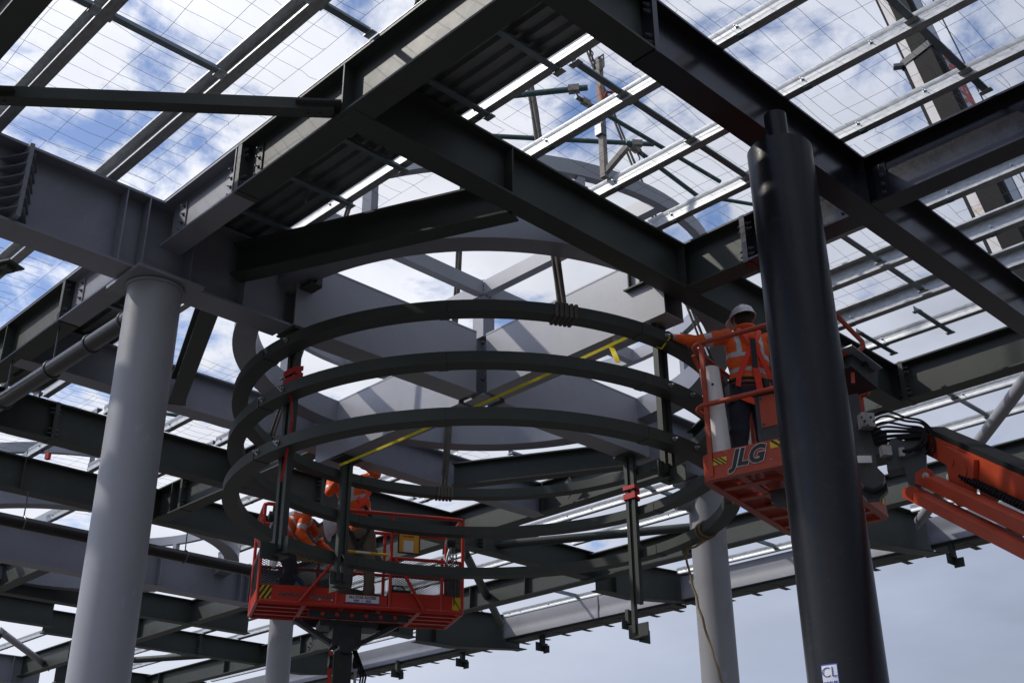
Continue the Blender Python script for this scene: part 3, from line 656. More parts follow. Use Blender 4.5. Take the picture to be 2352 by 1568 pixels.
# ------------------------------------------------------------------ slings, straps, crane
HOOK = Vector((-7.94, 7.43, 15.1))
def ringpt(deg, z=6.07, R=2.4): a = R_(deg); return Vector((CX+R*math.cos(a), CY+R*math.sin(a), z))
def slng(lab, deg):
    p = ringpt(deg); t = thing('lifting_sling', p, lab, 'sling', 'worn slings from the crane hook to the top ring')
    d = (HOOK-p).normalized(); side = d.cross(Vector((fw.x, fw.y, 0))).normalized(); nrm = side.cross(d)
    for s_ in (-1, 1):
        mb = MB(); pts = []; rs = []
        for k in range(30):
            u = k/29; pts.append(p.lerp(HOOK, u)+side*s_*(.017+.004*math.sin(u*14+s_))+nrm*.01*math.sin(u*23+s_)); rs.append(.9+.15*math.sin(u*57+s_*2))
        mb.tube(pts, .027, 8, rs=rs, flat=.5); mb.build('strand', sling, t)
    for k in range(5):  # wraps round the ring section
        a = R_(deg)+(-.034+.017*k); rad = Vector((math.cos(a), math.sin(a), 0)); c = Vector((CX, CY, 6.015))+rad*2.4
        q = [c+rad*x+Vector((0, 0, z)) for x, z in ((-.086, -.060), (.086, -.060), (.088, .056), (-.088, .056))]
        MB().tube(q, .017, 6, closed=True, flat=.5).build('wrap', sling, t)
slng('brown sling tied to the near right of the top ring', -27)
slng('brown sling tied with a tassel-like wrap to the far arc of the top ring', 148)
slng('brown sling running down behind the workman\'s hand at the right', 22)
slng('brown sling slanting down at the left of the opening', -152)
t = thing('crane_hook_block', HOOK, 'crane hook block above the round opening', 'crane hook')
mb = MB(); mb.box(HOOK+Vector((0, 0, .5)), .35, .2, .5); mb.build('block', yelp, t)
MB().tube([HOOK+Vector((.0, 0, .25)), HOOK+Vector((.12, 0, .1)), HOOK+Vector((.08, 0, -.08)), HOOK+Vector((-.06, 0, -.1)), HOOK+Vector((-.12, 0, .02))], .04, 10).build('hook', dbolt, t)
TIP = Vector((-7.94, 7.43, 31))
MB().cyl(HOOK+Vector((0, 0, .7)), TIP, .012, 8).build('hoist_rope', dbolt, t)

def text_mesh(txt, size, m, name, parent, mat4, extrude=.0015, bold=0, shear=0, offset=0, align='CENTER', xs=1):
    cu = bpy.data.curves.new(name, 'FONT'); cu.body = txt; cu.size = size; cu.extrude = extrude; cu.shear = shear; cu.offset = offset
    cu.align_x = align; cu.align_y = 'CENTER'; cu.resolution_u = 3
    tmp = bpy.data.objects.new('tmp', cu); COL.objects.link(tmp); bpy.context.view_layer.update()
    me = bpy.data.meshes.new_from_object(tmp.evaluated_get(bpy.context.evaluated_depsgraph_get())); bpy.data.objects.remove(tmp)
    mw = mat4 @ Matrix.Diagonal((xs, 1, 1, 1)); me.transform(mw)
    me.transform(Matrix.Translation(-parent.location)); me.materials.clear(); me.materials.append(m); me.name = name
    o = bpy.data.objects.new(name, me); COL.objects.link(o); o.parent = parent; return o
def frame(o, x, y):  # matrix with local x, y axes
    x = Vector(x).normalized(); y = Vector(y); y = (y-x*y.dot(x)).normalized(); z = x.cross(y)
    m_ = Matrix((x, y, z)).transposed().to_4x4(); m_.translation = Vector(o); return m_

# crane boom: telescopic box, upper right
P0 = Vector((-6.74, 16.69, 16.57)); P1 = Vector((-5.83, 17.03, 11.32))
bd = (P1-P0).normalized(); A0 = P0-bd*9; A1 = P1+bd*5.5
t = thing('crane_boom', A1, 'dark telescopic crane boom with white stripes at the upper right', 'crane boom')
bx = bd.cross(fw).normalized(); 
if bx.dot(r2) < 0: bx = -bx
bn = bx.cross(bd).normalized()
if bn.dot(fw) > 0: bn = -bn      # toward camera
def boompoly(w_, h_): # rounded belly toward camera
    return [(w_*math.sin(a)*.5, h_*.5*math.cos(a)) for a in [math.pi*2*k/24 for k in range(24)]]
STEP = P0+bd*1.55
def boomsec(nm, a, b, w_, mm):
    rot = R_(46)
    ex = bx*math.cos(rot)+bn*math.sin(rot); ey = -bx*math.sin(rot)+bn*math.cos(rot)
    h = w_*.36; c = w_*.07
    poly = [(-h+c, -h), (h-c, -h), (h, -h+c), (h, h-c), (h-c, h), (-h+c, h), (-h, h-c), (-h, -h+c)]
    MB().extr(poly, [(a, ex, ey), (b, ex, ey)]).build(nm, mm, t); return ex, ey, h
ex, ey, h = boomsec('boom_section', A0, STEP, .80, boomd)
ex, ey, h2 = boomsec('boom_section', STEP-bd*.02, A1, .94, boomd)
boomsec('collar', STEP-bd*.08, STEP+bd*.05, 1.0, dkmach)
def stripe(nm, a, b, off_x, w_, mm, hh, fx, fy, lift=.004):
    mb = MB(); o_ = fy*(hh+lift)
    mb.add([a+fx*(off_x-w_/2)+o_, a+fx*(off_x+w_/2)+o_, b+fx*(off_x+w_/2)+o_, b+fx*(off_x-w_/2)+o_, a+fx*(off_x-w_/2)+o_-fy*.003, a+fx*(off_x+w_/2)+o_-fy*.003, b+fx*(off_x+w_/2)+o_-fy*.003, b+fx*(off_x-w_/2)+o_-fy*.003], [(0, 1, 2, 3), (7, 6, 5, 4), (0, 4, 5, 1), (1, 5, 6, 2), (2, 6, 7, 3), (3, 7, 4, 0)])
    return mb.build(nm, mm, t)
# faces: +ey faces camera-left, +ex faces camera-right
stripe('white_stripe', A0, STEP-bd*.1, -.15, .15, boomw, h, ex, ey); stripe('white_stripe', STEP+bd*.06, A1, -.17, .16, boomw, h2, ex, ey)
stripe('pale_side_panel', A0, STEP-bd*.1, -.02, .34, booms, h, ey, ex); stripe('pale_side_panel', STEP+bd*.06, A1, -.02, .38, booms, h2, ey, ex)
text_mesh('TIGER', .52, letr, 'red_lettering', t, frame(STEP+bd*.62+ex*(h2+.011)-ey*.02, bd, bn*-1 if False else ex.cross(bd)), bold=1, offset=.014, xs=1.0)
for e in (.55,):
    MB().cyl(A0+bx*e+bn*.1, A1+bx*e+bn*.1, .014, 6).build('hoist_line', dbolt, t)
MB().box(STEP-bx*.5, .2, .12, .06, .6).build('guide_block', dbolt, t)

# props, tubes and clamps on top of the roof
t = thing('prop_post', (-5.17, 6.18, 7.0), 'weathered grey square prop post standing on the purlins near a chain', 'prop post')
MB().box((-5.17, 6.18, 7.61), .05, .05, 1.24).build('post', scafg, t)
mb = MB(); mb.bar((-5.17, 6.18, 7.03), (-4.95, 6.22, 7.2), .045, .045); mb.build('foot_arm', scafg, t)
MB().box((-5.17, 6.16, 7.45), .07, .07, .10).build('sleeve', dbolt, t)
MB().tube([(-5.15, 6.15, 8.2), (-5.09, 6.15, 8.21), (-5.09, 6.15, 8.08), (-5.14, 6.15, 8.05)], .008, 6).build('hook_loop', dbolt, t)
def stube(lab, p0, p1, r=.026, cl=(.5,), m=scaf):
    t = thing('guard_rail_tube', p0, lab, 'scaffold tube', 'green scaffold tubes and clamps above the roof')
    p0, p1 = Vector(p0), Vector(p1); MB().cyl(p0, p1, r, 12).build('tube', m, t)
    d = (p1-p0).normalized()
    for c in cl:
        q = p0.lerp(p1, c); MB().bar(q-d*.05, q+d*.05, r*2.3, r*2.3).build('clamp', scafg, t)
        MB().tube([q+Vector((0, 0, -r)), q+Vector((.03, 0, -.07)), q+Vector((.02, .05, -.10)), q+Vector((-.01, .08, -.09))], .007, 6).build('clamp_handle', dbolt, t)
stube('scaffold tube end with a clamp, left of the prop post', (-6.2, 5.85, 8.2), (-5.48, 6.38, 8.2), .028, (.86,))
stube('scaffold tube running away right from its clamp past the prop post', (-5.6, 6.35, 8.15), (-5.52, 8.4, 8.15), .022, (.06,))
stube('level scaffold tube behind the prop post', (-6.9, 5.9, 8.2), (-5.62, 7.48, 8.2), .024, (.92,))
stube('short scaffold tube branching down from the level tube', (-5.78, 7.25, 8.2), (-5.9, 8.7, 8.2), .024, (.1,))
stube('scaffold tube and clamp right of the slings at mid height', (-5.2, 7.7, 7.5), (-4.7, 8.35, 7.4), .018, (.9,))
stube('scaffold tube seen left of the left column', (-13.3, 6.2, 7.4), (-12.9, 7.4, 7.4), .024, (.5,))
stube('scaffold tube above the long drain pipe', (-17.8, 9.0, 7.6), (-16.4, 8.9, 7.6), .024, (.9,))
t = thing('guard_post', (-4.78, 8.0, 7.0), 'thin upright guard post left of the black column', 'guard post'); MB().box((-4.78, 8.0, 7.5), .035, .035, 1.0).build('post', scafg, t); MB().tube([(-4.78, 8.0, 7.95), (-4.72, 8.0, 7.97), (-4.72, 8.0, 7.88)], .007, 6).build('hook_loop', dbolt, t)
def chain(lab, p0, p1, link=.035, r=.005, parent=None, name='chain'):
    p0, p1 = Vector(p0), Vector(p1); d = p1-p0; n = max(2, int(d.length/(link*1.5))); d.normalize(); a = d.cross(Vector((1, .3, 0))).normalized(); b = d.cross(a); mb = MB()
    for i in range(n):
        c = p0.lerp(p1, (i+.5)/n); s_ = a if i % 2 else b
        mb.tube([c+d*link*math.cos(q)+s_*link*.55*math.sin(q) for q in [2*math.pi*k/10 for k in range(10)]], r, 5, closed=True)
    if parent is not None: return mb.build(name, chainm, parent)
    o = mb.build(name, chainm, loc=tuple(p0)); return tag(o, lab, 'chain', 'hanging chains')
def pix(x, y, D):
    d = fw+r2*((x-1176)/2664.5)-u2*((y-784)/2664.5); return Vector((0, 0, 1.6))+d*(D/math.hypot(d.x, d.y))
chain('short dark chain hanging by the prop post under the deck edge', pix(1352, 100, 8.0), pix(1367, 158, 8.0), .028, .006)
chain('dark chain hanging at the very top edge of the picture', pix(955, -30, 7.4), pix(960, 14, 7.4), .03, .007)
t = thing('orange_shackle', pix(1393, 215, 8.0), 'orange lifting shackle hanging behind a purlin', 'shackle')
MB().tube([pix(1378, 200, 8), pix(1384, 232, 8), pix(1393, 212, 8), pix(1404, 212, 8), pix(1411, 228, 8), pix(1408, 206, 8)], .014, 8).build('shackle_body', orange, t)
# red strap wraps and tail
def wrap(lab, c, zs, ang, grp='red straps tied round the ring posts', m=redweb):
    t = thing('strap', c, lab, 'strap', grp)
    rad = Vector((math.cos(ang), math.sin(ang), 0)); tan = Vector((-rad.y, rad.x, 0)); c = Vector(c)
    for i, z in enumerate(zs):
        tl = .015*(-1)**i
        q = [c+rad*x+tan*y+Vector((0, 0, z-c.z+tl*s_)) for x, y, s_ in ((-.044, -.083, 1), (.044, -.083, -1), (.044, .083, -1), (-.044, .083, 1))]
        MB().tube(q, .032, 6, closed=True, flat=.25).build('loop', m, t) if False else MB().extr([(-.002, -.022), (.002, -.022), (.002, .022), (-.002, .022)], [(p, (p-c).normalized()-Vector((0, 0, (p-c).normalized().z)), Vector((0, 0, 1))) for p in q], closed=True).build('loop', m, t)
    return t
c1 = (CX, CY-RR+.12, 5.79)
w1 = wrap('red strap wound round the left ring post with a tail hanging down', c1, (5.83, 5.79, 5.75, 5.70), -math.pi/2)
pts = [pix(650, 870, 9.25), pix(668, 900, 9.2), pix(671, 960, 9.2), pix(664, 1010, 9.2), pix(655, 1060, 9.2), pix(645, 1105, 9.2)]
MB().tube(pts, .02, 6, flat=.2).build('tail', redweb, w1)
MB().box(pix(648, 868, 9.2), .05, .02, .02).build('buckle', zinc, w1)
wrap('red strap wound round the long right ring post', (CX, CY+RR-.12, 5.76), (5.80, 5.74, 5.69), math.pi/2)
# yellow ratchet strap
t = thing('ratchet_strap', pix(1450, 770, 10.9), 'yellow ratchet strap stretched across the rings', 'ratchet strap')
a, b = pix(780, 1068, 12.3), pix(1452, 769, 9.1)
def ribbon(p, q, w_, nm, m, n=12, sag=.0, tw=0):
    p, q = Vector(p), Vector(q); d = (q-p).normalized(); s_ = d.cross(fw).normalized(); nn = s_.cross(d)
    fr = []
    for k in range(n+1):
        u = k/n; c = p.lerp(q, u)-Vector((0, 0, sag*4*u*(1-u))); an = tw*math.sin(u*9); fr.append((c, s_*math.cos(an)+nn*math.sin(an), nn*math.cos(an)-s_*math.sin(an)))
    return MB().extr([(-w_/2, -.002), (w_/2, -.002), (w_/2, .002), (-w_/2, .002)], fr).build(nm, m, t)
ribbon(a, b, .028, 'webbing', yellow, 30, .02, .35)
ribbon(b, pix(1500, 755, 9.05), .03, 'webbing', yellow, 6, 0, .3)
ribbon(pix(1402, 792, 9.55), pix(1420, 832, 9.4), .045, 'webbing', yellow, 6, 0, .4)
k1 = pix(1405, 795, 9.55); MB().ball(k1, .035, .035, .028, 12, 8).build('knot', yellow, t)
mb = MB(); mb.box(pix(1425, 780, 9.45), .13, .04, .035, .75); mb.box(pix(1436, 773, 9.42), .05, .06, .05, .75); mb.cyl(pix(1433, 772, 9.4)-Vector((.04, .03, 0)), pix(1433, 772, 9.4)+Vector((.04, .03, 0)), .018, 10); mb.build('ratchet', zinc, t)
o = MB().tube([ringpt(-3, 6.09)+Vector((0, 0, 0)), ringpt(-3, 6.0, 2.5), ringpt(-3, 5.93), ringpt(-3, 6.0, 2.3)], .009, 6, closed=True).build('loop', yellow, t)
# rope tied on the lowest ring
t = thing('tag_rope', ringpt(64, 5.0), 'brown tag rope knotted to the lowest ring and hanging down', 'rope')
for dg in (62.5, 64.5):
    a = R_(dg); rad = Vector((math.cos(a), math.sin(a), 0)); c = Vector((CX, CY, 5.065))+rad*2.4
    MB().tube([c+rad*(.10*math.cos(q))+Vector((0, 0, .085*math.sin(q))) for q in [2*math.pi*k/16 for k in range(16)]], .013, 8, closed=True).build('turn', ropem, t)
q0 = ringpt(64, 4.99); q1 = pix(1573, 1262, 12.4); q2 = pix(1578, 1292, 12.4); q3 = pix(1664, 1580, 12.0); q4 = pix(1720, 1760, 11.5)
MB().tube([q0+Vector((0, 0, -.02)), q0.lerp(q1, .5)+Vector((0, 0, -.03)), q1, q2], .013, 8).build('tie', ropem, t)
MB().ball(q1+Vector((0, 0, -.02)), .035, .03, .045, 10, 8).build('knot', ropem, t)
MB().tube([q2.lerp(q3, u/12)+Vector((0, 0, -.25*(u/12)*(1-u/12)))+ri*(.008*math.sin(u*2.7)) for u in range(13)]+[q4], .0125, 8).build('line', ropem, t)
# sticker on the black column
cdir = Vector((0.22, -.975, 0)).normalized()
st = thing('column_sticker', (-3.31, 5.78, 2.6), 'white sticker with blue border and lettering low on the black column', 'sticker')
ctr = Vector((-3.31, 5.78, 2.60)); vdir = Vector((-(-3.31), -5.78, 0)).normalized()   # toward camera
an0 = math.atan2(vdir.y, vdir.x)-R_(24)
def curved(nm, a0, a1, z0, z1, rr, m, par, cxy):
    mb = MB(); n = 10; vs = []; fs = []
    for i in range(n+1):
        a = a0+(a1-a0)*i/n
        for r_ in (rr, rr+.0012):
            for z in (z0, z1): vs.append((cxy[0]+r_*math.cos(a), cxy[1]+r_*math.sin(a), z))
    for i in range(n):
        b = i*4; c = b+4; fs += [(b+2, c+2, c+3, b+3), (b, b+1, c+1, c), (b+1, b+3, c+3, c+1), (b, c, c+2, b+2)]
    fs += [(0, 2, 3, 1), (n*4, n*4+1, n*4+3, n*4+2)]
    return mb.add(vs, fs).build(nm, m, par)
curved('border', an0-.22, an0+.22, 2.535, 2.735, .2135, blueprint, st, (-3.31, 5.78))
curved('face', an0-.20, an0+.20, 2.542, 2.728, .2150, white, st, (-3.31, 5.78))
nrm = Vector((math.cos(an0), math.sin(an0), 0)); xx = Vector((-nrm.y, nrm.x, 0))
def onc(z): return Vector((-3.31, 5.78, z))+nrm*.2175
text_mesh('CL', .075, blueprint, 'logo_print', st, frame(onc(2.69), xx, (0, 0, 1)), extrude=.0008, offset=-.001)
text_mesh('COSLEE', .024, blueprint, 'name_print', st, frame(onc(2.635), xx, (0, 0, 1)), extrude=.0008, offset=.0006)

# ------------------------------------------------------------------ lift platforms
class Fr:
    """local frame: u along the near side, v away, z up"""
    def __init__(s, o, u):
        s.o = Vector(o); s.u = Vector((u[0], u[1], 0)).normalized(); s.v = Vector((-s.u.y, s.u.x, 0))
        if s.v.dot(fw) < 0: s.v = -s.v
        s.rz = math.atan2(s.u.y, s.u.x)
    def p(s, a, b, c): return s.o+s.u*a+s.v*b+Vector((0, 0, c))
def rail(fr, pts, r, m, nm, par, closed=False, rnd=.07):
    P = []; n = len(pts); Q = [fr.p(*q) for q in pts]
    for i in range(n):
        if (i == 0 or i == n-1) and not closed: P.append(Q[i]); continue
        a, b, c = Q[(i-1) % n], Q[i], Q[(i+1) % n]
        d1 = (a-b).normalized(); d2 = (c-b).normalized(); r_ = min(rnd, (a-b).length*.45, (c-b).length*.45)
        s_, e = b+d1*r_, b+d2*r_
        for k in range(5):
            u = k/4; P.append(s_*(1-u)**2+b*2*u*(1-u)+e*u*u)
    return MB().tube(P, r, 10, closed=closed).build(nm, m, par)
def meshpanel(fr, a, b, z0, z1, nm, par, m=dkmach, px_=.050, pz=.025, t_=.0085):
    """expanded metal between local points a,b (u,v)"""
    mb = MB(); a = Vector((a[0], a[1])); b = Vector((b[0], b[1])); L = (b-a).length; d = (b-a)/L
    def P(s_, z): q = a+d*s_; return fr.p(q.x, q.y, z)
    H = z1-z0; k = pz/px_
    s0 = -H/k
    x = s0
    while x < L:
        for sg in (1, -1):
            # line z = z0 + k*(s-x) (sg=1) or z = z1 - k*(s-x)
            sa, sb = max(0, x), min(L, x+H/k)
            if sb-sa > .01:
                if sg == 1: za, zb = z0+k*(sa-x), z0+k*(sb-x)
                else: za, zb = z1-k*(sa-x), z1-k*(sb-x)
                mb.bar(P(sa, za), P(sb, zb), t_, t_*.6)
        x += px_
    return mb.build(nm, m, par, smooth=False)
def hazard(fr, u0, u1, v, z0, z1, par, n=4, nrm=-1, lean=.6):
    """black / yellow diagonal stripes on the v=const face"""
    e = .003*nrm
    mb = MB(); mb.extr([(u0, z0), (u1, z0), (u1, z1), (u0, z1)], [(fr.p(0, v, 0), fr.u, Vector((0, 0, 1))), (fr.p(0, v+e, 0), fr.u, Vector((0, 0, 1)))]); mb.build('hazard_sticker', yelp, par)
    H = z1-z0; W = u1-u0; st_ = (W+H*lean)/(n); mb = MB()
    def clip(poly, x0, x1):
        for (lim, sgn) in ((x0, 1), (x1, -1)):
            o = []
            for i in range(len(poly)):
                a, b = poly[i], poly[(i+1) % len(poly)]
                ia = (a[0]-lim)*sgn >= 0; ib = (b[0]-lim)*sgn >= 0
                if ia: o.append(a)
                if ia != ib:
                    t_ = (lim-a[0])/(b[0]-a[0]); o.append((lim, a[1]+(b[1]-a[1])*t_))
            poly = o
            if not poly: return []
        return poly
    for i in range(n+1):
        x = u0-H*lean+i*st_
        po = clip([(x, z0), (x+st_*.5, z0), (x+st_*.5+H*lean, z1), (x+H*lean, z1)], u0, u1)
        if len(po) > 2: mb.extr(po, [(fr.p(0, v+e, 0), fr.u, Vector((0, 0, 1))), (fr.p(0, v+e*1.6, 0), fr.u, Vector((0, 0, 1)))])
    mb.build('hazard_stripe', blk, par, smooth=False)

# left lift -----------------------------------------------------------
f = Fr((-11.63, 7.28, 4.80), (1.12, 2.2)); L, W, H = 2.46, .84, 1.17
t = thing('lift_platform', tuple(f.p(L/2, W/2, -.4)), 'red-orange lift basket with mesh sides holding two workmen, at the lower left', 'lift basket')
z1 = 1.17
rail(f, [(0, 0, 0), (L, 0, 0), (L, W, 0), (0, W, 0)], .026, redm, 'floor_rail', t, True, .05)
mb = MB()
for v in (.22, .42, .62): mb.bar(f.p(.03, v, 0), f.p(L-.03, v, 0), .05, .035)
for u in (.55, 1.0, 1.45, 1.93): mb.bar(f.p(u, .03, -.004), f.p(u, W-.03, -.004), .05, .04)
mb.build('floor_frame', redm, t)
mb = MB()
for k in range(84): mb.bar(f.p(.03+k*.0289, .02, .03), f.p(.03+k*.0289, W-.02, .03), .005, .012)
for k in range(10): mb.bar(f.p(.02, .05+k*.082, .024), f.p(L-.02, .05+k*.082, .024), .010, .004)
mb.build('floor_grating', grey, t, smooth=False)
def panel(u0, v0, u1, v1, z0, z1_, nm='toe_board', m=redm, th=.008): 
    mb = MB(); mb.bar(f.p(u0, v0, (z0+z1_)/2), f.p(u1, v1, (z0+z1_)/2), th, z1_-z0); return mb.build(nm, m, t)
panel(.03, 0, .90, 0, .02, .20); panel(1.57, 0, L-.03, 0, .02, .20); panel(.94, -.004, 1.53, -.004, .03, .14)
panel(0, .03, 0, W-.03, .02, .19); panel(L, .03, L, W-.03, .02, .19); panel(.03, W, L-.03, W, .02, .17)
rail(f, [(.9, 0, z1-.01), (.03, 0, z1), (0, .04, z1), (0, W, z1), (L, W, z1), (L, 0, z1), (.9, 0, z1)], .023, redm, 'top_rail', t)
rail(f, [(.93, 0, .62), (0, 0, .62), (0, W, .62), (L, W, .62), (L, 0, .62), (1.57, 0, .62)], .021, redm, 'mid_rail', t)
for u, v in ((0, 0), (L, 0), (.92, 0), (1.56, 0), (0, W), (L, W), (.8, W), (1.64, W), (2.2, 0)):
    MB().tube([f.p(u, v, 0), f.p(u, v, z1 if (u, v) != (2.2, 0) else .66)], .021, 10).build('post', redm, t)
for (ua, za, ub, zb) in ((.86, .52, .48, 0), (1.60, .62, 1.98, 0)):
    MB().tube([f.p(ua, -.03, za), f.p(ub, -.03, zb)], .02, 10).build('brace', redm, t)
for (a, b) in (((.02, 0), (.9, 0)), ((1.58, 0), (L-.02, 0)), ((0, .02), (0, W-.02)), ((L, .02), (L, W-.02)), ((.02, W), (.8, W)), ((.8, W), (1.62, W)), ((1.66, W), (L-.02, W))):
    meshpanel(f, a, b, .20, .60, 'mesh_panel', t)
rail(f, [(0, 0, .62), (-.06, .06, .74), (-.05, .2, .80), (0, .3, z1-.08)], .018, redm, 'corner_loop', t)
hazard(f, .02, .155, -.004, .03, .185, t, 4); hazard(f, L-.125, L-.02, -.004, .03, .185, t, 3, lean=-.6)
text_mesh('CAPACITY', .060, blk, 'capacity_lettering', t, frame(f.p(.375, -.009, .085), f.u, (0, 0, 1)), offset=.0012, xs=1.0)
text_mesh('CAPACITY', .060, white, 'lettering_outline', t, frame(f.p(.375, -.006, .085), f.u, (0, 0, 1)), offset=.0022, extrude=.0006)
text_mesh('300kg/454kg', .058, blk, 'capacity_lettering', t, frame(f.p(.742, -.008, .08), f.u, (0, 0, 1)), offset=.001, xs=.92)
text_mesh('300kg/454kg', .058, white, 'lettering_outline', t, frame(f.p(.742, -.006, .08), f.u, (0, 0, 1)), offset=.0022, extrude=.0006, xs=.92)
sg = MB(); sg.bar(f.p(1.03, -.012, .085), f.p(1.43, -.012, .085), .004, .095); sg.build('hire_sign', white, t)
MB().bar(f.p(1.03, -.0145, .043), f.p(1.43, -.0145, .043), .002, .012).build('sign_band', blueprint, t)
text_mesh('ALL STAR ACCESS', .042, dkmach, 'sign_lettering', t, frame(f.p(1.23, -.0155, .108), f.u, (0, 0, 1)), offset=.0009, xs=.98)
text_mesh('9397', .034, blueprint, 'sign_lettering', t, frame(f.p(1.16, -.0155, .067), f.u, (0, 0, 1)), offset=.001)
text_mesh('3555', .034, blueprint, 'sign_lettering', t, frame(f.p(1.30, -.0155, .067), f.u, (0, 0, 1)), offset=.001)
MB().cyl(f.p(1.23, -.0145, .069), f.p(1.23, -.0165, .069), .007, 10).build('sign_star', letr, t)
mb = MB(); mb.cyl(f.p(1.0, .02, .67), f.p(1.52, .02, .655), .017, 10); mb.build('yellow_gate_bar', yelp, t)
MB().bar(f.p(1.12, .001, .668), f.p(1.30, .001, .663), .004, .022).build('bar_label', white, t)
# document bag
b = MB(); b.bar(f.p(1.64, -.02, .81), f.p(1.90, -.02, .80), .02, .24); bo = b.build('document_bag', amber, t)
b = MB(); b.bar(f.p(1.632, -.024, .81), f.p(1.644, -.024, .81), .028, .25); b.bar(f.p(1.896, -.024, .80), f.p(1.908, -.024, .80), .028, .25); b.bar(f.p(1.64, -.024, .69), f.p(1.9, -.024, .68), .028, .012); b.build('bag_edging', blk, t)
b = MB(); b.bar(f.p(1.70, -.033, .77), f.p(1.825, -.033, .768), .004, .145); b.build('bag_window', whitep, t)
text_mesh('THIS LOGBOOK', .02, blk, 'bag_lettering', t, frame(f.p(1.76, -.032, .895), f.u, (0, 0, 1)), offset=.0006)
# under-beam and mounting
mb = MB(); mb.bar(f.p(.62, .12, -.085), f.p(1.82, .12, -.085), .05, .085); mb.bar(f.p(.62, .66, -.085), f.p(1.82, .66, -.085), .05, .085); mb.build('mount_beam', dkmach, t)
for k in range(6): MB().cyl(f.p(.78+k*.175, .088, -.085), f.p(.78+k*.175, .093, -.085), .024, 14).build('beam_hole', redm, t)
mb = MB()
for s_ in (-1, 1):
    mb.bar(f.p(1.10+s_*.10, .3, -.42), f.p(1.10+s_*.62, .3, -.13), .12, .05)
mb.box(f.p(1.10, .32, -.30), .34, .3, .26, f.rz); mb.box(f.p(1.12, .34, -.17), .7, .34, .07, f.rz); mb.build('rotator_mount', dkmach, t)
MB().cyl(f.p(1.1, .12, -.42), f.p(1.1, .55, -.42), .10, 18).build('pivot_drum', dkmach, t)
# mast (jib) going down and away
jb = thing('lift_jib', tuple(f.p(1.1, .4, -1.5)), 'dark lift jib with orange edge rising from the bottom edge to the left basket', 'lift jib')
J0 = f.p(1.10, .38, -.46); J1 = f.p(1.22, 1.3, -4.7)
MB().bar(J0, J1, .21, .24).build('jib_tube', dkmach, jb)
MB().bar(J0+f.u*-.14+f.v*.05, J1+f.u*-.12, .05, .14).build('side_link', redm, jb)
MB().bar(J0+f.u*.16+f.v*.02-Vector((0, 0, .2)), J1+f.u*.19, .035, .06).build('white_link', whitep, jb)
for s_ in (0, 1, 2): MB().tube([J0+f.u*(.1+.02*s_)-f.v*.1, J0+f.u*(.2+.03*s_)-f.v*.14-Vector((0, 0, .3)), J0+f.u*(.17+.02*s_)-f.v*.06-Vector((0, 0, .7)), J1.lerp(J0, .3)+f.u*.17], .012, 8).build('hose', rubber, jb)
for s_ in (-1, 1): MB().cyl(J0+f.u*s_*.13-Vector((0, 0, .12)), J0+f.u*s_*.17-Vector((0, 0, .12)), .07, 14).build('pin_cap', dkmach, jb)
# chain hoists and things in the basket
def hoist(lab, u, v, z0, L_, big=1):
    p = f.p(u, v, z0); hb = thing('chain_hoist', p, lab, 'chain hoist', 'chain hoists hooked on the left basket rail')
    MB().cyl(p-f.u*.05, p+f.u*.05, .065*big, 18).build('body', chainm, hb)
    MB().cyl(p-f.u*.055, p-f.u*.06, .03, 12).build('cap', zinc, hb)
    MB().tube([p+Vector((0, 0, .06)), p+Vector((0, 0, .13)), p+f.u*.05+Vector((0, 0, .18)), p+f.u*.08+Vector((0, 0, .13)), p+f.u*.05+Vector((0, 0, .10))], .014, 8).build('top_hook', chainm, hb)
    MB().tube([p-Vector((0, 0, .07)), p-f.u*.03-Vector((0, 0, .16)), p-f.u*.05-Vector((0, 0, .26)), p-f.u*.01-Vector((0, 0, .33)), p+f.u*.035-Vector((0, 0, .26)), p+f.u*.02-Vector((0, 0, .19))], .016, 8).build('bottom_hook', zinc, hb)
    for k, o_ in enumerate((.03, .07, -.01)):
        chain('', p+f.u*o_-Vector((0, 0, .06)), p+f.u*(o_+.02)-f.v*.02-Vector((0, 0, L_-.1*k)), .022, .0045, hb, 'chain_fall')
hoist('chain hoist with long chains hanging at the right corner of the left basket', 2.29, -.05, .86, .78)
hoist('chain hoist hooked over the top left corner of the left basket', .10, -.04, 1.0, .4)
tg = thing('cable_reel', tuple(f.p(.42, .5, .28)), 'dark blue coil lying inside the left basket behind the mesh', 'coil')
MB().tube([f.p(.42+.15*math.cos(a), .45, .28+.15*math.sin(a)) for a in [2*math.pi*k/24 for k in range(24)]], .035, 8, closed=True).build('coil', blued, tg)
tg = thing('tool_bag', tuple(f.p(1.72, .5, .04)), 'dark tool bag standing in the right half of the left basket', 'tool bag')
mb = MB(); mb.extr([(-.16, 0), (.16, 0), (.18, .16), (.12, .28), (-.12, .28), (-.18, .16)], [(f.p(1.76, .35, .04), f.u, Vector((0, 0, 1))), (f.p(1.76, .62, .04), f.u, Vector((0, 0, 1)))]); mb.build('bag', dkmach, tg)
MB().tube([f.p(1.66, .48, .3), f.p(1.70, .48, .40), f.p(1.82, .48, .40), f.p(1.86, .48, .3)], .012, 8).build('handle', leather, tg)
tg = thing('water_bottle', tuple(f.p(.16, .1, .42)), 'clear battered plastic bottle hanging on the left mesh of the left basket', 'bottle')
MB().tube([f.p(.14, -.03, .40), f.p(.15, -.03, .44), f.p(.165, -.03, .56), f.p(.175, -.03, .60), f.p(.18, -.03, .63)], .045, 14, rs=[.8, 1, 1, .5, .4]).build('body', whitep, tg); MB().cyl(f.p(.18, -.03, .63), f.p(.183, -.03, .65), .02, 12).build('cap', blued, tg)
tg = thing('control_box', tuple(f.p(.66, .7, .8)), 'yellow and dark control console on the far rail of the left basket', 'control console')
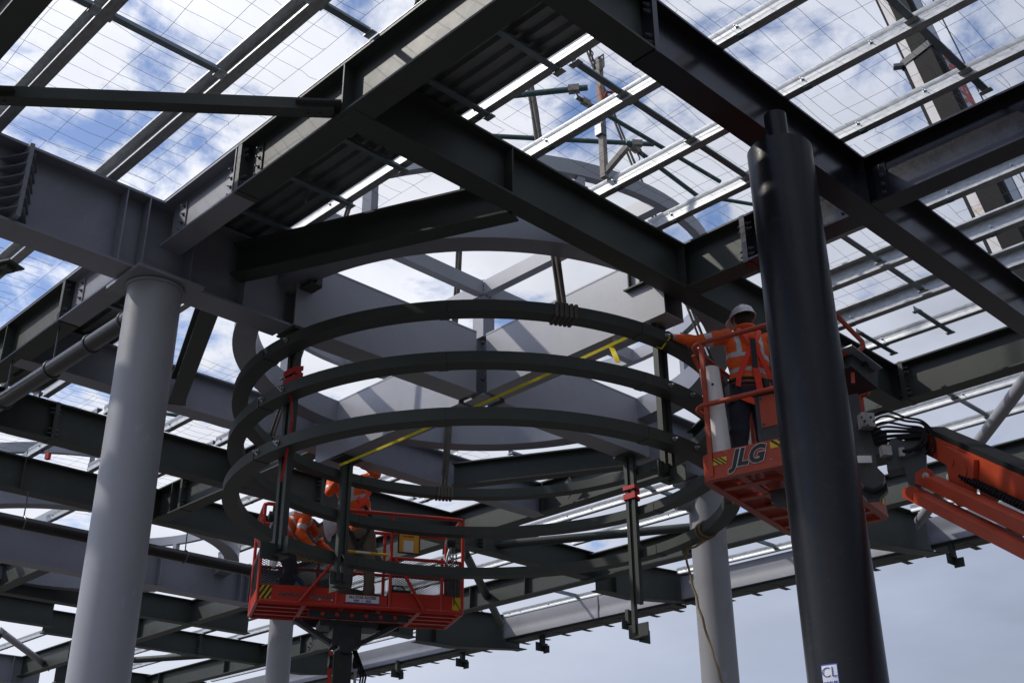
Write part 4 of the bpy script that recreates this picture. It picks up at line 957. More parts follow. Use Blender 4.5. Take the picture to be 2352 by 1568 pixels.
MB().box(f.p(.66, .74, .80), .46, .2, .16, f.rz).build('housing', yelp, tg); MB().box(f.p(.66, .72, .89), .4, .18, .03, f.rz).build('panel_plate', whitep, tg)
for k in range(4): MB().cyl(f.p(.52+k*.09, .70, .90), f.p(.52+k*.09, .70, .97), .011, 8).build('lever', blk, tg)

# right lift ----------------------------------------------------------
g_ = Fr((-5.15, 7.15, 4.60), (.89, .18)); L2, W2 = .91, 1.85
t = thing('lift_platform', tuple(g_.p(L2/2, W2/2, -.2)), 'orange lift basket with big lettering behind the black column, holding one workman', 'lift basket')
def rloop(inset, z, nm, r, m=orange, n_=6, rad=.10, poly=None):
    pts = []
    for (cu, cv, a0) in ((rad, rad, 180), (L2-rad, rad, 270), (L2-rad, W2-rad, 0), (rad, W2-rad, 90)):
        for k in range(n_+1):
            a = R_(a0+90*k/n_); pts.append(g_.p(cu+(rad-inset)*math.cos(a), cv+(rad-inset)*math.sin(a), z))
    if poly is None: return MB().tube(pts, r, 10, closed=True).build(nm, m, t)
    fr_ = []; n = len(pts)
    for i, p in enumerate(pts):
        d = (pts[(i+1) % n]-pts[i-1]).normalized(); ax = d.cross(Vector((0, 0, 1))).normalized(); fr_.append((p, ax, Vector((0, 0, 1))))
    return MB().extr(poly, fr_, closed=True).build(nm, m, t)
rloop(0, 0, 'toe_board', 0, poly=[(-.003, 0), (.003, 0), (.003, .20), (-.003, .20)])
rloop(0, -.02, 'floor_rail', 0, poly=[(-.06, 0), (.006, 0), (.006, .03), (-.06, .03)])
rloop(0, 1.165, 'top_rail', .021); rloop(-.01, .61, 'mid_rail', .021)
for u, v in ((.10, 0), (L2-.1, 0), (0, .55), (0, 1.2), (L2, .6), (L2, 1.2), (.1, W2), (L2-.1, W2)):
    d_ = g_.v if v in (0, W2) else g_.u
    mb = MB(); mb.box(g_.p(u, v, .58), .034, .034, 1.16, g_.rz); mb.build('post', orange, t)
MB().tube([g_.p(0, .05, 1.1), g_.p(0, .52, .65)], .019, 8).build('brace', orange, t); MB().tube([g_.p(0, .25, .58), g_.p(0, .55, .22)], .019, 8).build('brace', orange, t)
mb = MB()
for v in (.3, .62, .94, 1.26, 1.56): mb.bar(g_.p(.03, v, -.006), g_.p(L2-.03, v, -.006), .07, .02)
for u in (.30, .61): mb.bar(g_.p(u, .04, -.002), g_.p(u, W2-.04, -.002), .06, .022)
mb.build('floor_frame', orange, t)
mb = MB()
for k in range(58): mb.bar(g_.p(.03, .03+k*.031, .02), g_.p(L2-.03, .03+k*.031, .02), .010, .004)
for k in range(36): mb.bar(g_.p(.03+k*.0243, .02, .016), g_.p(.03+k*.0243, W2-.02, .016), .006, .004)
mb.build('floor_grating', orange, t, smooth=False)
mb = MB(); mb.bar(g_.p(.42, .55, -.075), g_.p(L2+.15, .60, -.075), .09, .08); mb.bar(g_.p(.44, .60, -.08), g_.p(.5, 1.55, -.08), .08, .08); mb.box(g_.p(.43, .56, -.08), .12, .13, .11, g_.rz); mb.build('mount_beam', dkmach, t)
# big lettering with outline, leaning
fm = frame(g_.p(.405, -.0105, .105), g_.u, (0, 0, 1))
text_mesh('JLG', .185, white, 'lettering_outline', t, fm, extrude=.001, offset=.0125, shear=.32, xs=.98)
text_mesh('JLG', .185, blk, 'large_lettering', t, frame(g_.p(.405, -.013, .105), g_.u, (0, 0, 1)), extrude=.001, offset=.0085, shear=.32, xs=.98)
MB().arc(g_.p(.60, -.012, .04), .007, [(-.001, -.001), (.001, -.001), (.001, .001), (-.001, .001)], n=12).build('registered_mark', white, t)
hazard(g_, .10, .235, -.004, .09, .145, t, 2, lean=-1.2); hazard(g_, .60, .84, -.004, .13, .19, t, 3, lean=-1.2)
mb = MB(); mb.box(g_.p(L2+.004, .1+.75, .12), .006, .0, .0, g_.rz)
hz = Fr(tuple(g_.p(L2, W2-.55, 4.6-4.6)), (g_.v.x, g_.v.y)); 
MB().bar(g_.p(L2+.005, 1.35, .12), g_.p(L2+.005, 1.72, .12), .003, .09).build('hazard_sticker', yelp, t)
for k in range(3): MB().bar(g_.p(L2+.008, 1.38+k*.12, .08), g_.p(L2+.008, 1.44+k*.12, .16), .002, .035).build('hazard_stripe', blk, t)
# manual box on the near rail
MB().box(g_.p(.66, .08, .41), .32, .11, .42, g_.rz).build('manual_box', dkmach, t)
MB().bar(g_.p(.54, .022, .45), g_.p(.80, .022, .45), .006, .26).build('box_lid', orange, t)
bolt_parts([g_.p(.555, .017, .56), g_.p(.555, .017, .345)], -g_.v, t, r=.008, L=.004)
# console and raised guard at the right side
MB().bar(pix(1925, 830, 8.95), pix(1985, 880, 9.25), .26, .20).build('control_console', dkmach, t)
mb = MB(); mb.bar(pix(1920, 806, 8.85), pix(1990, 858, 9.2), .30, .012); mb.build('console_lid', grey, t)
for q in ((1932, 806), (1982, 842)): MB().tube([pix(q[0], q[1]-4, 9), pix(q[0]+6, q[1]-10, 9.02), pix(q[0]+12, q[1]-2, 9)], .012, 8).build('lever', blk, t)
gp = [pix(1880, 690, 8.9), pix(1912, 714, 8.95), pix(1948, 752, 9.0), pix(1980, 784, 9.05), pix(1983, 796, 9.05), pix(1970, 808, 9.0), pix(1942, 812, 8.9), pix(1900, 822, 8.8)]
MB().tube(gp, .021, 10).build('guard_loop', orange, t)
MB().bar(pix(1956, 812, 8.95), pix(1960, 880, 8.95), .03, .03).build('guard_post', orange, t)
# white plastic pipe standing in the basket
wp = thing('plastic_pipe', tuple(g_.p(.10, .12, .05)), 'scuffed white plastic pipe standing upright in the left corner of the right basket', 'plastic pipe')
MB().tube([g_.p(.145, .13, .03), g_.p(.125, .13, .5), g_.p(.10, .12, .97)], .082, 28).build('tube', whitep, wp)
MB().cyl(g_.p(.15, .05, .80), g_.p(.15, .045, .80), .010, 12).build('hole', blk, wp)

# boom of the right lift
bm_ = thing('lift_boom', pix(2140, 1100, 8.4), 'orange lift boom with two lower links and hoses, reaching in from the right edge', 'lift boom')
def slab(nm, pa, pb, DA, DB, wa, wb, th, m):
    """beam seen edge on: pa,pb picture of centre line; wa, wb heights in metres; th thickness across"""
    a, b = pix(*pa, DA), pix(*pb, DB); b = a+(b-a)*2.0; wb = wa+(wb-wa)*1.2; d = (b-a).normalized(); s_ = d.cross(Vector((0, 0, 1))).normalized(); u = s_.cross(d)
    return MB().extr([(-.5*th/wa, -.5), (.5*th/wa, -.5), (.5*th/wa, .5), (-.5*th/wa, .5)], [(a, s_, u, wa), (b, s_, u, wb)]).build(nm, m, bm_), a, b, d, s_, u
_, a, b, d, s_, u = slab('boom_tube', (2150, 1018), (2500, 1180), 8.55, 6.9, .155, .17, .16, orange)
MB().bar(a+u*.098-d*.05, b+u*.105, .15, .035).build('cable_carrier', rubber, bm_)
mb = MB(); fa = a+d*.62
mb.extr([(-.18, .06), (.30, .06), (.30, -.16), (.10, -.30), (-.02, -.28), (-.12, -.10)], [(fa-s_*.085, d, u), (fa-s_*.115, d, u)]); mb.extr([(-.18, .06), (.30, .06), (.30, -.16), (.10, -.30), (-.02, -.28), (-.12, -.10)], [(fa+s_*.085, d, u), (fa+s_*.115, d, u)]); mb.build('side_plate', orange, bm_)
tc_ = s_ if s_.dot(fw) < 0 else -s_
for q in ((-.05, -.02), (.17, -.04)): MB().cyl(fa+tc_*.115+d*q[0]+u*q[1], fa+tc_*.122+d*q[0]+u*q[1], .038, 18).build('boss', orange, bm_)
MB().cyl(fa+tc_*.115+d*.04-u*.22, fa+tc_*.128+d*.04-u*.22, .018, 12).build('pin', zinc, bm_)
slab('upper_link', (2118, 1096), (2460, 1255), 8.35, 6.7, .078, .08, .10, orange)
slab('lower_link', (2092, 1130), (2460, 1312), 8.35, 6.7, .07, .072, .12, orange)
MB().cyl(pix(2126, 1092, 8.28), pix(2126, 1092, 8.20), .055, 20).build('link_boss', orange, bm_)
MB().cyl(pix(2126, 1092, 8.20), pix(2126, 1092, 8.19), .024, 14).build('pin', zinc, bm_)
MB().cyl(pix(2095, 1130, 8.30), pix(2095, 1130, 8.16), .045, 20).build('link_boss', orange, bm_)
# spring guard under the boom
pts = []; n = 260; sa, sb = pix(2210, 1095, 8.0), pix(2440, 1205, 6.8); sd_ = (sb-sa).normalized(); su = sd_.cross(Vector((0, 0, 1))).normalized(); sv = su.cross(sd_)
for k in range(n): q = k/n*2*math.pi*30; pts.append(sa.lerp(sb, k/n)+su*.025*math.cos(q)+sv*.025*math.sin(q))
MB().tube(pts, .005, 5).build('hose_spring', rubber, bm_)
MB().cyl(sa, sb, .019, 12).build('spring_core', rubber, bm_)
# knuckle: dark castings
def blob(nm, pts, D, th, m=dkmach):
    c = [pix(x, y, D) for x, y in pts]; n_ = (c[1]-c[0]).cross(c[2]-c[0]).normalized()
    if n_.dot(fw) < 0: n_ = -n_
    k = len(c); return MB().add([p-n_*th/2 for p in c]+[p+n_*th/2 for p in c], [tuple(range(k)), tuple(range(2*k-1, k-1, -1))]+[(i, (i+1) % k, k+(i+1) % k, k+i) for i in range(k)]).build(nm, m, bm_, smooth=False)
blob('knuckle_plate', [(2095, 998), (2112, 990), (2126, 997), (2129, 1090), (2118, 1125), (2100, 1130), (2088, 1118), (2078, 1080), (2040, 1088), (2035, 1040), (2050, 1014), (2078, 1020)], 8.5, .16)
blob('rotator_body', [(1955, 985), (2000, 985), (2038, 1008), (2042, 1052), (2012, 1058), (2018, 1088), (2034, 1104), (2030, 1122), (2008, 1134), (1985, 1126), (1965, 1100)], 8.7, .26)
blob('rotator_arm', [(1945, 920), (1972, 915), (1985, 985), (1990, 1100), (1968, 1150), (1955, 1120)], 8.9, .22)
blob('lower_lug', [(1985, 1108), (2010, 1128), (2036, 1112), (2040, 1128), (2020, 1148), (1992, 1150), (1978, 1135)], 8.75, .08)
MB().box(pix(1990, 967, 8.5), .10, .08, .11, .95).build('valve_block', alum, bm_)
for i in range(5): MB().cyl(pix(1979+i*7, 958+(i*7 % 3)*9, 8.44), pix(1979+i*7, 958+(i*7 % 3)*9, 8.37), .008+.002*(i % 2), 10).build('valve_cap', dkmach, bm_)
MB().box(pix(2034, 1036, 8.38), .07, .06, .075, .9).build('valve_block', alum, bm_)
MB().box(pix(2071, 1038, 8.36), .035, .03, .065, .8).build('small_box', alum, bm_)
MB().box(pix(1985, 1054, 8.5), .11, .006, .055, math.atan2(r2.y, r2.x)).build('warning_label', whitep, bm_)
for i in range(7):
    y0 = 968+i*8; e = (-34, -22, -2, 6, 16, 30, 38)[i]
    P_ = [pix(1992+i*3, y0, 8.55), pix(2030, y0-14+e*.3, 8.5), pix(2080, 972+e*.4+i*3, 8.4), pix(2120, 985+e*.5, 8.38), pix((2150, 2144, 2128, 2124, 2112, 2106, 2100)[i], 1006+i*4, 8.35), pix((2138, 2122, 2104, 2098, 2090, 2080, 2070)[i], (1052, 1046, 1030, 1038, 1034, 1040, 1036)[i], 8.35)]
    Q = []
    for k in range(len(P_)-1):
        p0, p1, p2, p3 = P_[max(k-1, 0)], P_[k], P_[k+1], P_[min(k+2, len(P_)-1)]
        for m_ in range(6):
            u_ = m_/6; Q.append(.5*((2*p1)+(p2-p0)*u_+(2*p0-5*p1+4*p2-p3)*u_*u_+(3*p1-p0-3*p2+p3)*u_**3))
    MB().tube(Q, .0085 if i < 4 else .013, 8).build('hose', rubber, bm_)

# ------------------------------------------------------------------ people
def person(lab, J, cloth, mats, name='person'):
    """J: dict of joints in world space; body made of fused tapered volumes, remeshed to one surface"""
    mb = MB(); V = Vector
    def limb(pts, rs, fl=1): mb.tube(pts, 1.0, 14, rs=rs, flat=fl)
    def tap(a, b, r0, r1, bulge=1.08, n=7, fl=1):
        pts = [a.lerp(b, k/(n-1)) for k in range(n)]; rs = [(r0+(r1-r0)*k/(n-1))*(1+(bulge-1)*math.sin(math.pi*k/(n-1))) for k in range(n)]; limb(pts, rs, fl)
        mb.ball(a, r0, r0, r0, 12, 8); mb.ball(b, r1, r1, r1, 12, 8)
    hip, chest, neck, head = J['hip'], J['chest'], J['neck'], J['head']; sx = J['right']   # unit vector to wearer's right
    upv = (neck-hip).normalized(); fwd = upv.cross(sx).normalized()
    if 'fwd' in J and fwd.dot(J['fwd']) < 0: fwd = -fwd
    poly = [(math.cos(2*math.pi*k/20), math.sin(2*math.pi*k/20)) for k in range(20)]
    secs = [(-.10, .15, .12), (-.02, .178, .135), (.08, .172, .13), (.20, .165, .125), (.34, .185, .13), (.46, .20, .125), (.54, .175, .105), (.60, .09, .075)]
    T = (neck-hip).length/.60; fr = []
    for (h_, a, b_) in secs:
        u_ = max(0, min(1, h_/.6)); c = hip.lerp(chest, min(1, u_/.6)) if u_ < .6 else chest.lerp(neck, (u_-.6)/.4)
        if h_ < 0: c = hip+upv*h_
        fr.append((c, sx*a, fwd*b_))
    mb.extr(poly, fr, smooth=True)
    tap(neck-upv*.03, head-upv*.06, .06, .055)
    hu = J.get('headup', upv); hf = J['face']; hs = hu.cross(hf).normalized(); hf = hs.cross(hu).normalized()
    # head with jaw, nose, brow, ears
    hm = MB(); o = len(mb.v); mb.ball((0, 0, 0), .077, .098, .118, 18, 14)
    def xf(q): return head+hs*q[0]+hf*q[1]+hu*q[2]
    for i in range(o, len(mb.v)):
        x, y, z = mb.v[i]
        if z < 0: x *= 1-.32*(-z/.118); y = y*(1-.1*(-z/.118))+.012*(-z/.118)
        mb.v[i] = tuple(xf((x, y, z)))
    def blobh(c, r): 
        o = len(mb.v); mb.ball((0, 0, 0), *r, 10, 8)
        for i in range(o, len(mb.v)): q = mb.v[i]; mb.v[i] = tuple(xf((q[0]+c[0], q[1]+c[1], q[2]+c[2])))
    blobh((0, .103, -.012), (.014, .022, .024)); blobh((0, .088, .028), (.05, .018, .012)); blobh((0, .085, -.085), (.03, .02, .02)); blobh((0, .093, -.052), (.026, .012, .010))
    blobh((.078, 0, -.01), (.012, .022, .034)); blobh((-.078, 0, -.01), (.012, .022, .034))
    segs = []
    for sd_ in 'RL':
        sh, el, wr, hd = J['sh'+sd_], J['el'+sd_], J['wr'+sd_], J['hand'+sd_]
        mb.ball(sh, .068, .068, .068, 12, 8)
        tap(sh, el, .062, .048); tap(el, wr, .047, .033, 1.12); segs.append((sh, el)); 
        # palm + fingers
        d = (hd-wr).normalized(); n_ = J.get('palm'+sd_, Vector((0, 0, -1))); n_ = (n_-d*n_.dot(d)).normalized(); s_ = d.cross(n_).normalized()
        pal = [wr+d*.0, wr+d*.035, wr+d*.07, wr+d*.095]
        mb.extr([(math.cos(q), math.sin(q)) for q in [2*math.pi*k/12 for k in range(12)]], [(pal[0], s_*.027, n_*.021), (pal[1], s_*.036, n_*.019), (pal[2], s_*.044, n_*.017), (pal[3], s_*.042, n_*.013)], smooth=True)
        curl = J.get('curl'+sd_, .5)
        for k in range(4):
            b0 = wr+d*.088+s_*(-.031+.0205*k); ln = (.062, .076, .072, .055)[k]; c1 = curl*.7; c2 = curl*1.6
            m1 = b0+(d*math.cos(c1)+n_*math.sin(c1))*ln*.5; m2 = m1+(d*math.cos(c2)+n_*math.sin(c2))*ln*.32; m3 = m2+(d*math.cos(c2*1.3)+n_*math.sin(c2*1.3))*ln*.25
            mb.tube([b0, m1, m2, m3], 1, 8, rs=[.0115, .0105, .0095, .007])
        tb = wr+d*.03-s_*.03; tm = tb+(d*.6-s_*.7+n_*.3).normalized()*.042; te = tm+(d*.9-s_*.15+n_*.5).normalized()*.035
        mb.tube([tb, tm, te], 1, 8, rs=[.014, .012, .009])
        hp, kn, an, toe = J['hip'+sd_], J['kn'+sd_], J['an'+sd_], J['toe'+sd_]
        mb.ball(hp, .10, .10, .10, 12, 8); tap(hp, kn, .098, .064, 1.03); tap(kn, an, .064, .050, 1.12)
        fd = (toe-an); fd.z = 0; fd.normalize()
        mb.tube([an-fd*.06-V((0, 0, .045)), an-V((0, 0, .035)), an+fd*.09-V((0, 0, .05)), an+fd*.18-V((0, 0, .06))], 1, 12, rs=[.045, .052, .048, .036], flat=.8)
    me = bpy.data.meshes.new('body'); me.from_pydata(mb.v, [], mb.f)
    bm = bmesh.new(); bm.from_mesh(me); bmesh.ops.recalc_face_normals(bm, faces=bm.faces); bm.to_mesh(me); bm.free()
    o = bpy.data.objects.new('tmp', me); COL.objects.link(o)
    r = o.modifiers.new('r', 'REMESH'); r.mode = 'VOXEL'; r.voxel_size = .012
    sm = o.modifiers.new('s', 'SMOOTH'); sm.iterations = 3; sm.factor = .5
    bpy.context.view_layer.update()
    me2 = bpy.data.meshes.new_from_object(o.evaluated_get(bpy.context.evaluated_depsgraph_get())); bpy.data.objects.remove(o)
    # fold the cloth with noise, colour by body region
    up_arm = [(J['sh'+q], J['el'+q]) for q in 'RL']; fore = [(J['el'+q], J['wr'+q]) for q in 'RL']
    def dseg(p, a, b):
        ab = b-a; u_ = max(0, min(1, (p-a).dot(ab)/ab.length_squared)); return (p-a-ab*u_).length, u_
    for v in me2.vertices:
        p = v.co.copy(); 
        hnd = min((p-J['handR']).length, (p-J['handL']).length, (p-J['wrR']).length, (p-J['wrL']).length)
        if (p-head).length > .16 and hnd > .12:
            v.co = p+v.normal*(.012*noise.noise(p*9)+.006*noise.noise(p*22)+.006)
    me2.materials.clear()
    for m_ in mats: me2.materials.append(m_)     # 0 skin 1 top 2 tape 3 trousers 4 glove 5 boot 6 eye/hair dark
    L_ = (neck-hip).length
    for pl in me2.polygons:
        p = pl.center; pl.use_smooth = True; cand = []
        cand.append((dseg(p, neck+hu*.02, head)[0]-.07, 'head', 0))
        d_, u_ = dseg(p, hip-upv*.05, neck-upv*.04); cand.append((d_-(.155 if (p-neck).dot(upv) < .0 else .05), 'torso', u_))
        for a, b_ in up_arm: d_, u_ = dseg(p, a, b_); cand.append((d_-.058, 'ua', u_))
        for a, b_ in fore: d_, u_ = dseg(p, a, b_); cand.append((d_-.045, 'fa', u_))
        for q in 'RL':
            d_, u_ = dseg(p, J['wr'+q], J['hand'+q]+(J['hand'+q]-J['wr'+q])*.6); cand.append((d_-.035, 'hand', 0) if u_ > 0.02 else (9, 'x', 0))
            d_, u_ = dseg(p, J['hip'+q], J['kn'+q]); cand.append((d_-.08, 'th', u_)); d_, u_ = dseg(p, J['kn'+q], J['an'+q]); cand.append((d_-.058, 'ca', u_))
            if (p-J['an'+q]).length < .24 and p.z < J['an'+q].z+.04: cand.append((-.05, 'boot', 0))
        k = min(cand, key=lambda c: c[0]); nm, u_ = k[1], k[2]
        if nm == 'head':
            q = p-head; z_ = q.dot(hu); y_ = q.dot(hf); x_ = abs(q.dot(hs))
            i = 0
            if y_ > .055 and .012 < z_ < .03 and .018 < x_ < .045: i = 6
            elif (z_ > .045 or y_ < .0) and z_ > -.11: i = 6
            elif z_ < -.13: i = 1
        elif nm == 'torso': i = 3 if u_ < .10 else (2 if (.34 < u_ < .41 or .58 < u_ < .65 or (u_ > .65 and .085 < abs((p-hip).dot(sx)) < .125)) else 1)
        elif nm == 'ua': i = 2 if .55 < u_ < .78 else 1
        elif nm == 'fa': i = (0 if u_ > .93 else (2 if J.get('cuff') and .35 < u_ < .5 else 1))
        elif nm == 'hand': i = 4
        elif nm == 'boot': i = 5
        else: i = 3
        if nm == 'th' and u_ < .12 and (p-hip).dot(upv) > .0: i = 1
        pl.material_index = i
    t = thing(name, tuple(hip), lab, 'person'); me2.transform(Matrix.Translation(-t.location)); me2.name = 'body'
    ob = bpy.data.objects.new('body', me2); COL.objects.link(ob); ob.parent = t
    # helmet
    hb = MB(); n, m_ = 28, 9; vs = []; fs = []; c = head+hu*.045-hf*.004
    for j in range(m_+1):
        th = j/m_*math.pi/2
        for i in range(n):
            a = 2*math.pi*i/n; rx, ry, rz_ = .103, .127, .112
            q = (rx*math.cos(a)*math.cos(th), ry*math.sin(a)*math.cos(th), rz_*math.sin(th)); vs.append(c+hs*q[0]+hf*q[1]+hu*q[2])
    for j in range(m_):
        for i in range(n): fs.append((j*n+i, j*n+(i+1) % n, (j+1)*n+(i+1) % n, (j+1)*n+i))
    hb.add(vs, fs, True)
    vs = []; fs = []                                             # brim, longer in front
    for i in range(n):
        a = 2*math.pi*i/n; e = .012+.05*max(0, math.sin(a))**2
        for (k_, dz) in ((0, .004), (e, -.012-.012*max(0, math.sin(a))), (e, -.018-.012*max(0, math.sin(a))), (-.004, -.006)):
            vs.append(c+hs*((.103+k_)*math.cos(a))+hf*((.127+k_)*math.sin(a))+hu*dz)
    for i in range(n):
        for k_ in range(4): a = i*4+k_; b_ = i*4+(k_+1) % 4; c_ = ((i+1) % n)*4+(k_+1) % 4; d_ = ((i+1) % n)*4+k_; fs.append((a, b_, c_, d_))
    hb.add(vs, fs, True); hb.build('helmet', hatm, t)
    r_ = MB()
    for k_ in (-1, 1): r_.tube([c+hs*(.03*k_)+hf*(.115*math.sin(a))+hu*(.108*math.cos(a)) for a in [R_(-65+130*i/10) for i in range(11)]], .006, 6)
    r_.build('helmet_ridge', hatm, t)
    return t, dict(up=upv, f=fwd, s=sx, hs=hs, hu=hu, hf=hf)
def strapline(par, pts, w_, nrmref, m=harness, nm='harness_strap', th=.003):
    fr = []; n = len(pts)
    for i, p in enumerate(pts):
        a = pts[max(0, i-1)]; b = pts[min(n-1, i+1)]; d = (b-a).normalized(); nn = (nrmref-d*nrmref.dot(d)).normalized(); fr.append((p, d.cross(nn).normalized(), nn))
    return MB().extr([(-w_/2, -th), (w_/2, -th), (w_/2, th), (-w_/2, th)], fr).build(nm, m, par)
Z = Vector((0, 0, 1))
# right-hand workman, back to the camera, left arm out to the ring post
hp = pix(1722, 905, 9.45); hp.z = 5.58
r_ = Vector((ri.x, ri.y, 0)); fh = Vector((fw.x, fw.y, 0)).normalized()
sR = (r_*.97+fh*.2).normalized(); fF = (fh*.97-r_*.2).normalized()
ch = hp+Z*.30+r_*.01; nk = hp+Z*.565+r_*.02; hd = hp+Z*.68+r_*.005
hand = Vector((-5.50, 7.28, 6.02))
J = dict(hip=hp, chest=ch, neck=nk, head=hd, right=sR, fwd=fF, face=(fF*.95-sR*.25).normalized(), headup=(Z*.97+fF*.1).normalized(),
    shR=nk+sR*.19-Z*.06, shL=nk-sR*.19-Z*.05, elR=nk+sR*.30-Z*.30+fF*.1, wrR=nk+sR*.32-Z*.42+fF*.3, handR=nk+sR*.32-Z*.42+fF*.39,
    elL=(nk-sR*.19-Z*.05).lerp(hand, .50)-Z*.05, wrL=(nk-sR*.19-Z*.05).lerp(hand, .84)-Z*.005, handL=hand, palmL=fF, curlL=.75, curlR=.9,
    hipR=hp+sR*.10-Z*.05, hipL=hp-sR*.10-Z*.05, knR=hp+sR*.12-Z*.48+fF*.02, knL=hp-sR*.12-Z*.48+fF*.03, anR=hp+sR*.13-Z*.88, anL=hp-sR*.13-Z*.88, toeR=hp+sR*.15-Z*.94+fF*.3, toeL=hp-sR*.15-Z*.94+fF*.3)
p3, b3 = person('workman in orange shirt and navy trousers, back turned, in the right lift basket', J, None, [skin, hivis, silver, navy, glove, boot, hair])
bk = -fF
def bkp(x, z, o_=.150): return hp+sR*x+Z*z+bk*(o_)+r_*.015*z
strapline(p3, [bkp(-.10, .56, .09), bkp(-.055, .47, .145), bkp(0, .38, .155)], .045, bk); strapline(p3, [bkp(.10, .56, .09), bkp(.06, .47, .145), bkp(0.01, .38, .155)], .045, bk)
strapline(p3, [bkp(0, .40, .157), bkp(-.08, .22, .150), bkp(-.14, .08, .13), bkp(-.15, -.01, .12)], .045, bk); strapline(p3, [bkp(.01, .40, .157), bkp(.09, .22, .150), bkp(.15, .08, .13), bkp(.155, .0, .12)], .045, bk)
strapline(p3, [bkp(0, .44, .160), bkp(0, .25, .163), bkp(.0, .16, .163)], .052, bk, dkmach, 'back_pad')
strapline(p3, [bkp(0, .46, .156), bkp(0, .25, .160), bkp(.02, .05, .157), bkp(.04, -.10, .15), bkp(.05, -.20, .14)], .062, bk)
strapline(p3, [bkp(-.13, -.09, .10), bkp(-.04, -.15, .15), bkp(.05, -.17, .14), bkp(.13, -.13, .10)], .06, bk)
MB().tube([nk+sR*(.078*math.cos(a))+fF*(.082*math.sin(a))+Z*.035 for a in [2*math.pi*k/24 for k in range(24)]], .028, 8, closed=True).build('collar', hivis, p3)
MB().tube([hp+sR*(.182*math.cos(a))+fF*(.142*math.sin(a))+Z*.03 for a in [2*math.pi*k/28 for k in range(28)]], .018, 8, closed=True).build('belt', leather, p3)
MB().tube([hp+sR*(.180*math.cos(a))+fF*(.140*math.sin(a))+Z*.075 for a in [2*math.pi*k/28 for k in range(28)]], .016, 8, closed=True).build('belt', leather, p3)
MB().box(hp+sR*.13+bk*.145+Z*.02, .13, .06, .07, math.atan2(sR.y, sR.x)).build('tool_pouch', leather, p3); MB().box(hp-sR*.185+bk*.02-Z*.05, .05, .10, .17, math.atan2(sR.y, sR.x)).build('tool_pouch', leather, p3)
MB().cyl(hp+sR*.12+bk*.17+Z*.02, hp+sR*.115+bk*.17-Z*.16, .011, 8).build('hammer_handle', redm, p3)
cc = hd+b3['hu']*.085+bk*.112-r_*.0
mbx = MB(); rr_ = b3['hs']; mbx.tube([cc+rr_*(.016*math.cos(a))+b3['hu']*(.012*math.sin(a)) for a in [2*math.pi*k/16 for k in range(16)]], .0022, 5, closed=True); mbx.build('helmet_sticker', magenta, p3)
# left basket, standing workman with hands up at the post head
hp = f.p(1.02, .30, 1.04); sR = (f.u*.9-f.v*.43).normalized(); fF = (f.u*-.35-f.v*.93).normalized()
sR = Vector((fF.y, -fF.x, 0)).normalized()
s_img = 1 if sR.dot(r_) > 0 else -1
hp = pix(826, 1240, 14.2); hp.z = 5.80
hd = pix(768, 1061, 14.12); nk = pix(794, 1092, 14.15); ch = pix(815, 1150, 14.2)
J = dict(hip=hp, chest=ch, neck=nk, head=hd, right=r_, fwd=-fh, face=(-fh*.6-r_*.2+Z*.35).normalized(), headup=(Z*.9+fh*.15-r_*.15).normalized(),
    shR=nk+r_*.20-Z*.06, shL=nk-r_*.17-Z*.10, elR=pix(866, 1090, 14.1), wrR=pix(846, 1078, 13.95), handR=pix(830, 1072, 13.9),
    elL=pix(757, 1130, 14.05), wrL=pix(778, 1098, 13.9), handL=pix(792, 1085, 13.88), palmR=Vector((0, 0, 1)), palmL=Vector((0, 0, 1)), curlL=.8, curlR=.8,
    hipR=hp+r_*.10-Z*.05, hipL=hp-r_*.10-Z*.05, knR=hp+r_*.14-Z*.50-fh*.02, knL=hp-r_*.12-Z*.50-fh*.03, anR=hp+r_*.15-Z*.90, anL=hp-r_*.15-Z*.90, toeR=hp+r_*.18-Z*.95-fh*.25, toeL=hp-r_*.18-Z*.95-fh*.25)
p1, b1 = person('workman in orange shirt and khaki trousers reaching up in the left lift basket', J, None, [skin, hivis, silver, khaki, glove, boot, hair])
fr_ = -fh
def ft(x, z, o_=.145): return hp+r_*x+Z*z+fr_*o_
strapline(p1, [ft(-.10, .52, .10), ft(-.02, .40, .15), ft(.08, .28, .15), ft(.14, .18, .13)], .045, fr_); strapline(p1, [ft(.12, .50, .10), ft(.04, .36, .152), ft(-.06, .20, .15), ft(-.13, .14, .13)], .045, fr_)
strapline(p1, [ft(-.14, .16, .125), ft(0, .19, .15), ft(.14, .22, .125)], .05, fr_); strapline(p1, [ft(.06, .30, .155), ft(.15, .14, .14), ft(.20, .0, .11)], .045, fr_, leather, 'lanyard')
strapline(p1, [ft(-.13, .02, .11), ft(-.05, -.12, .12), ft(0, -.2, .09)], .05, fr_, leather); strapline(p1, [ft(.13, .02, .11), ft(.05, -.12, .12), ft(0, -.2, .09)], .05, fr_, leather)
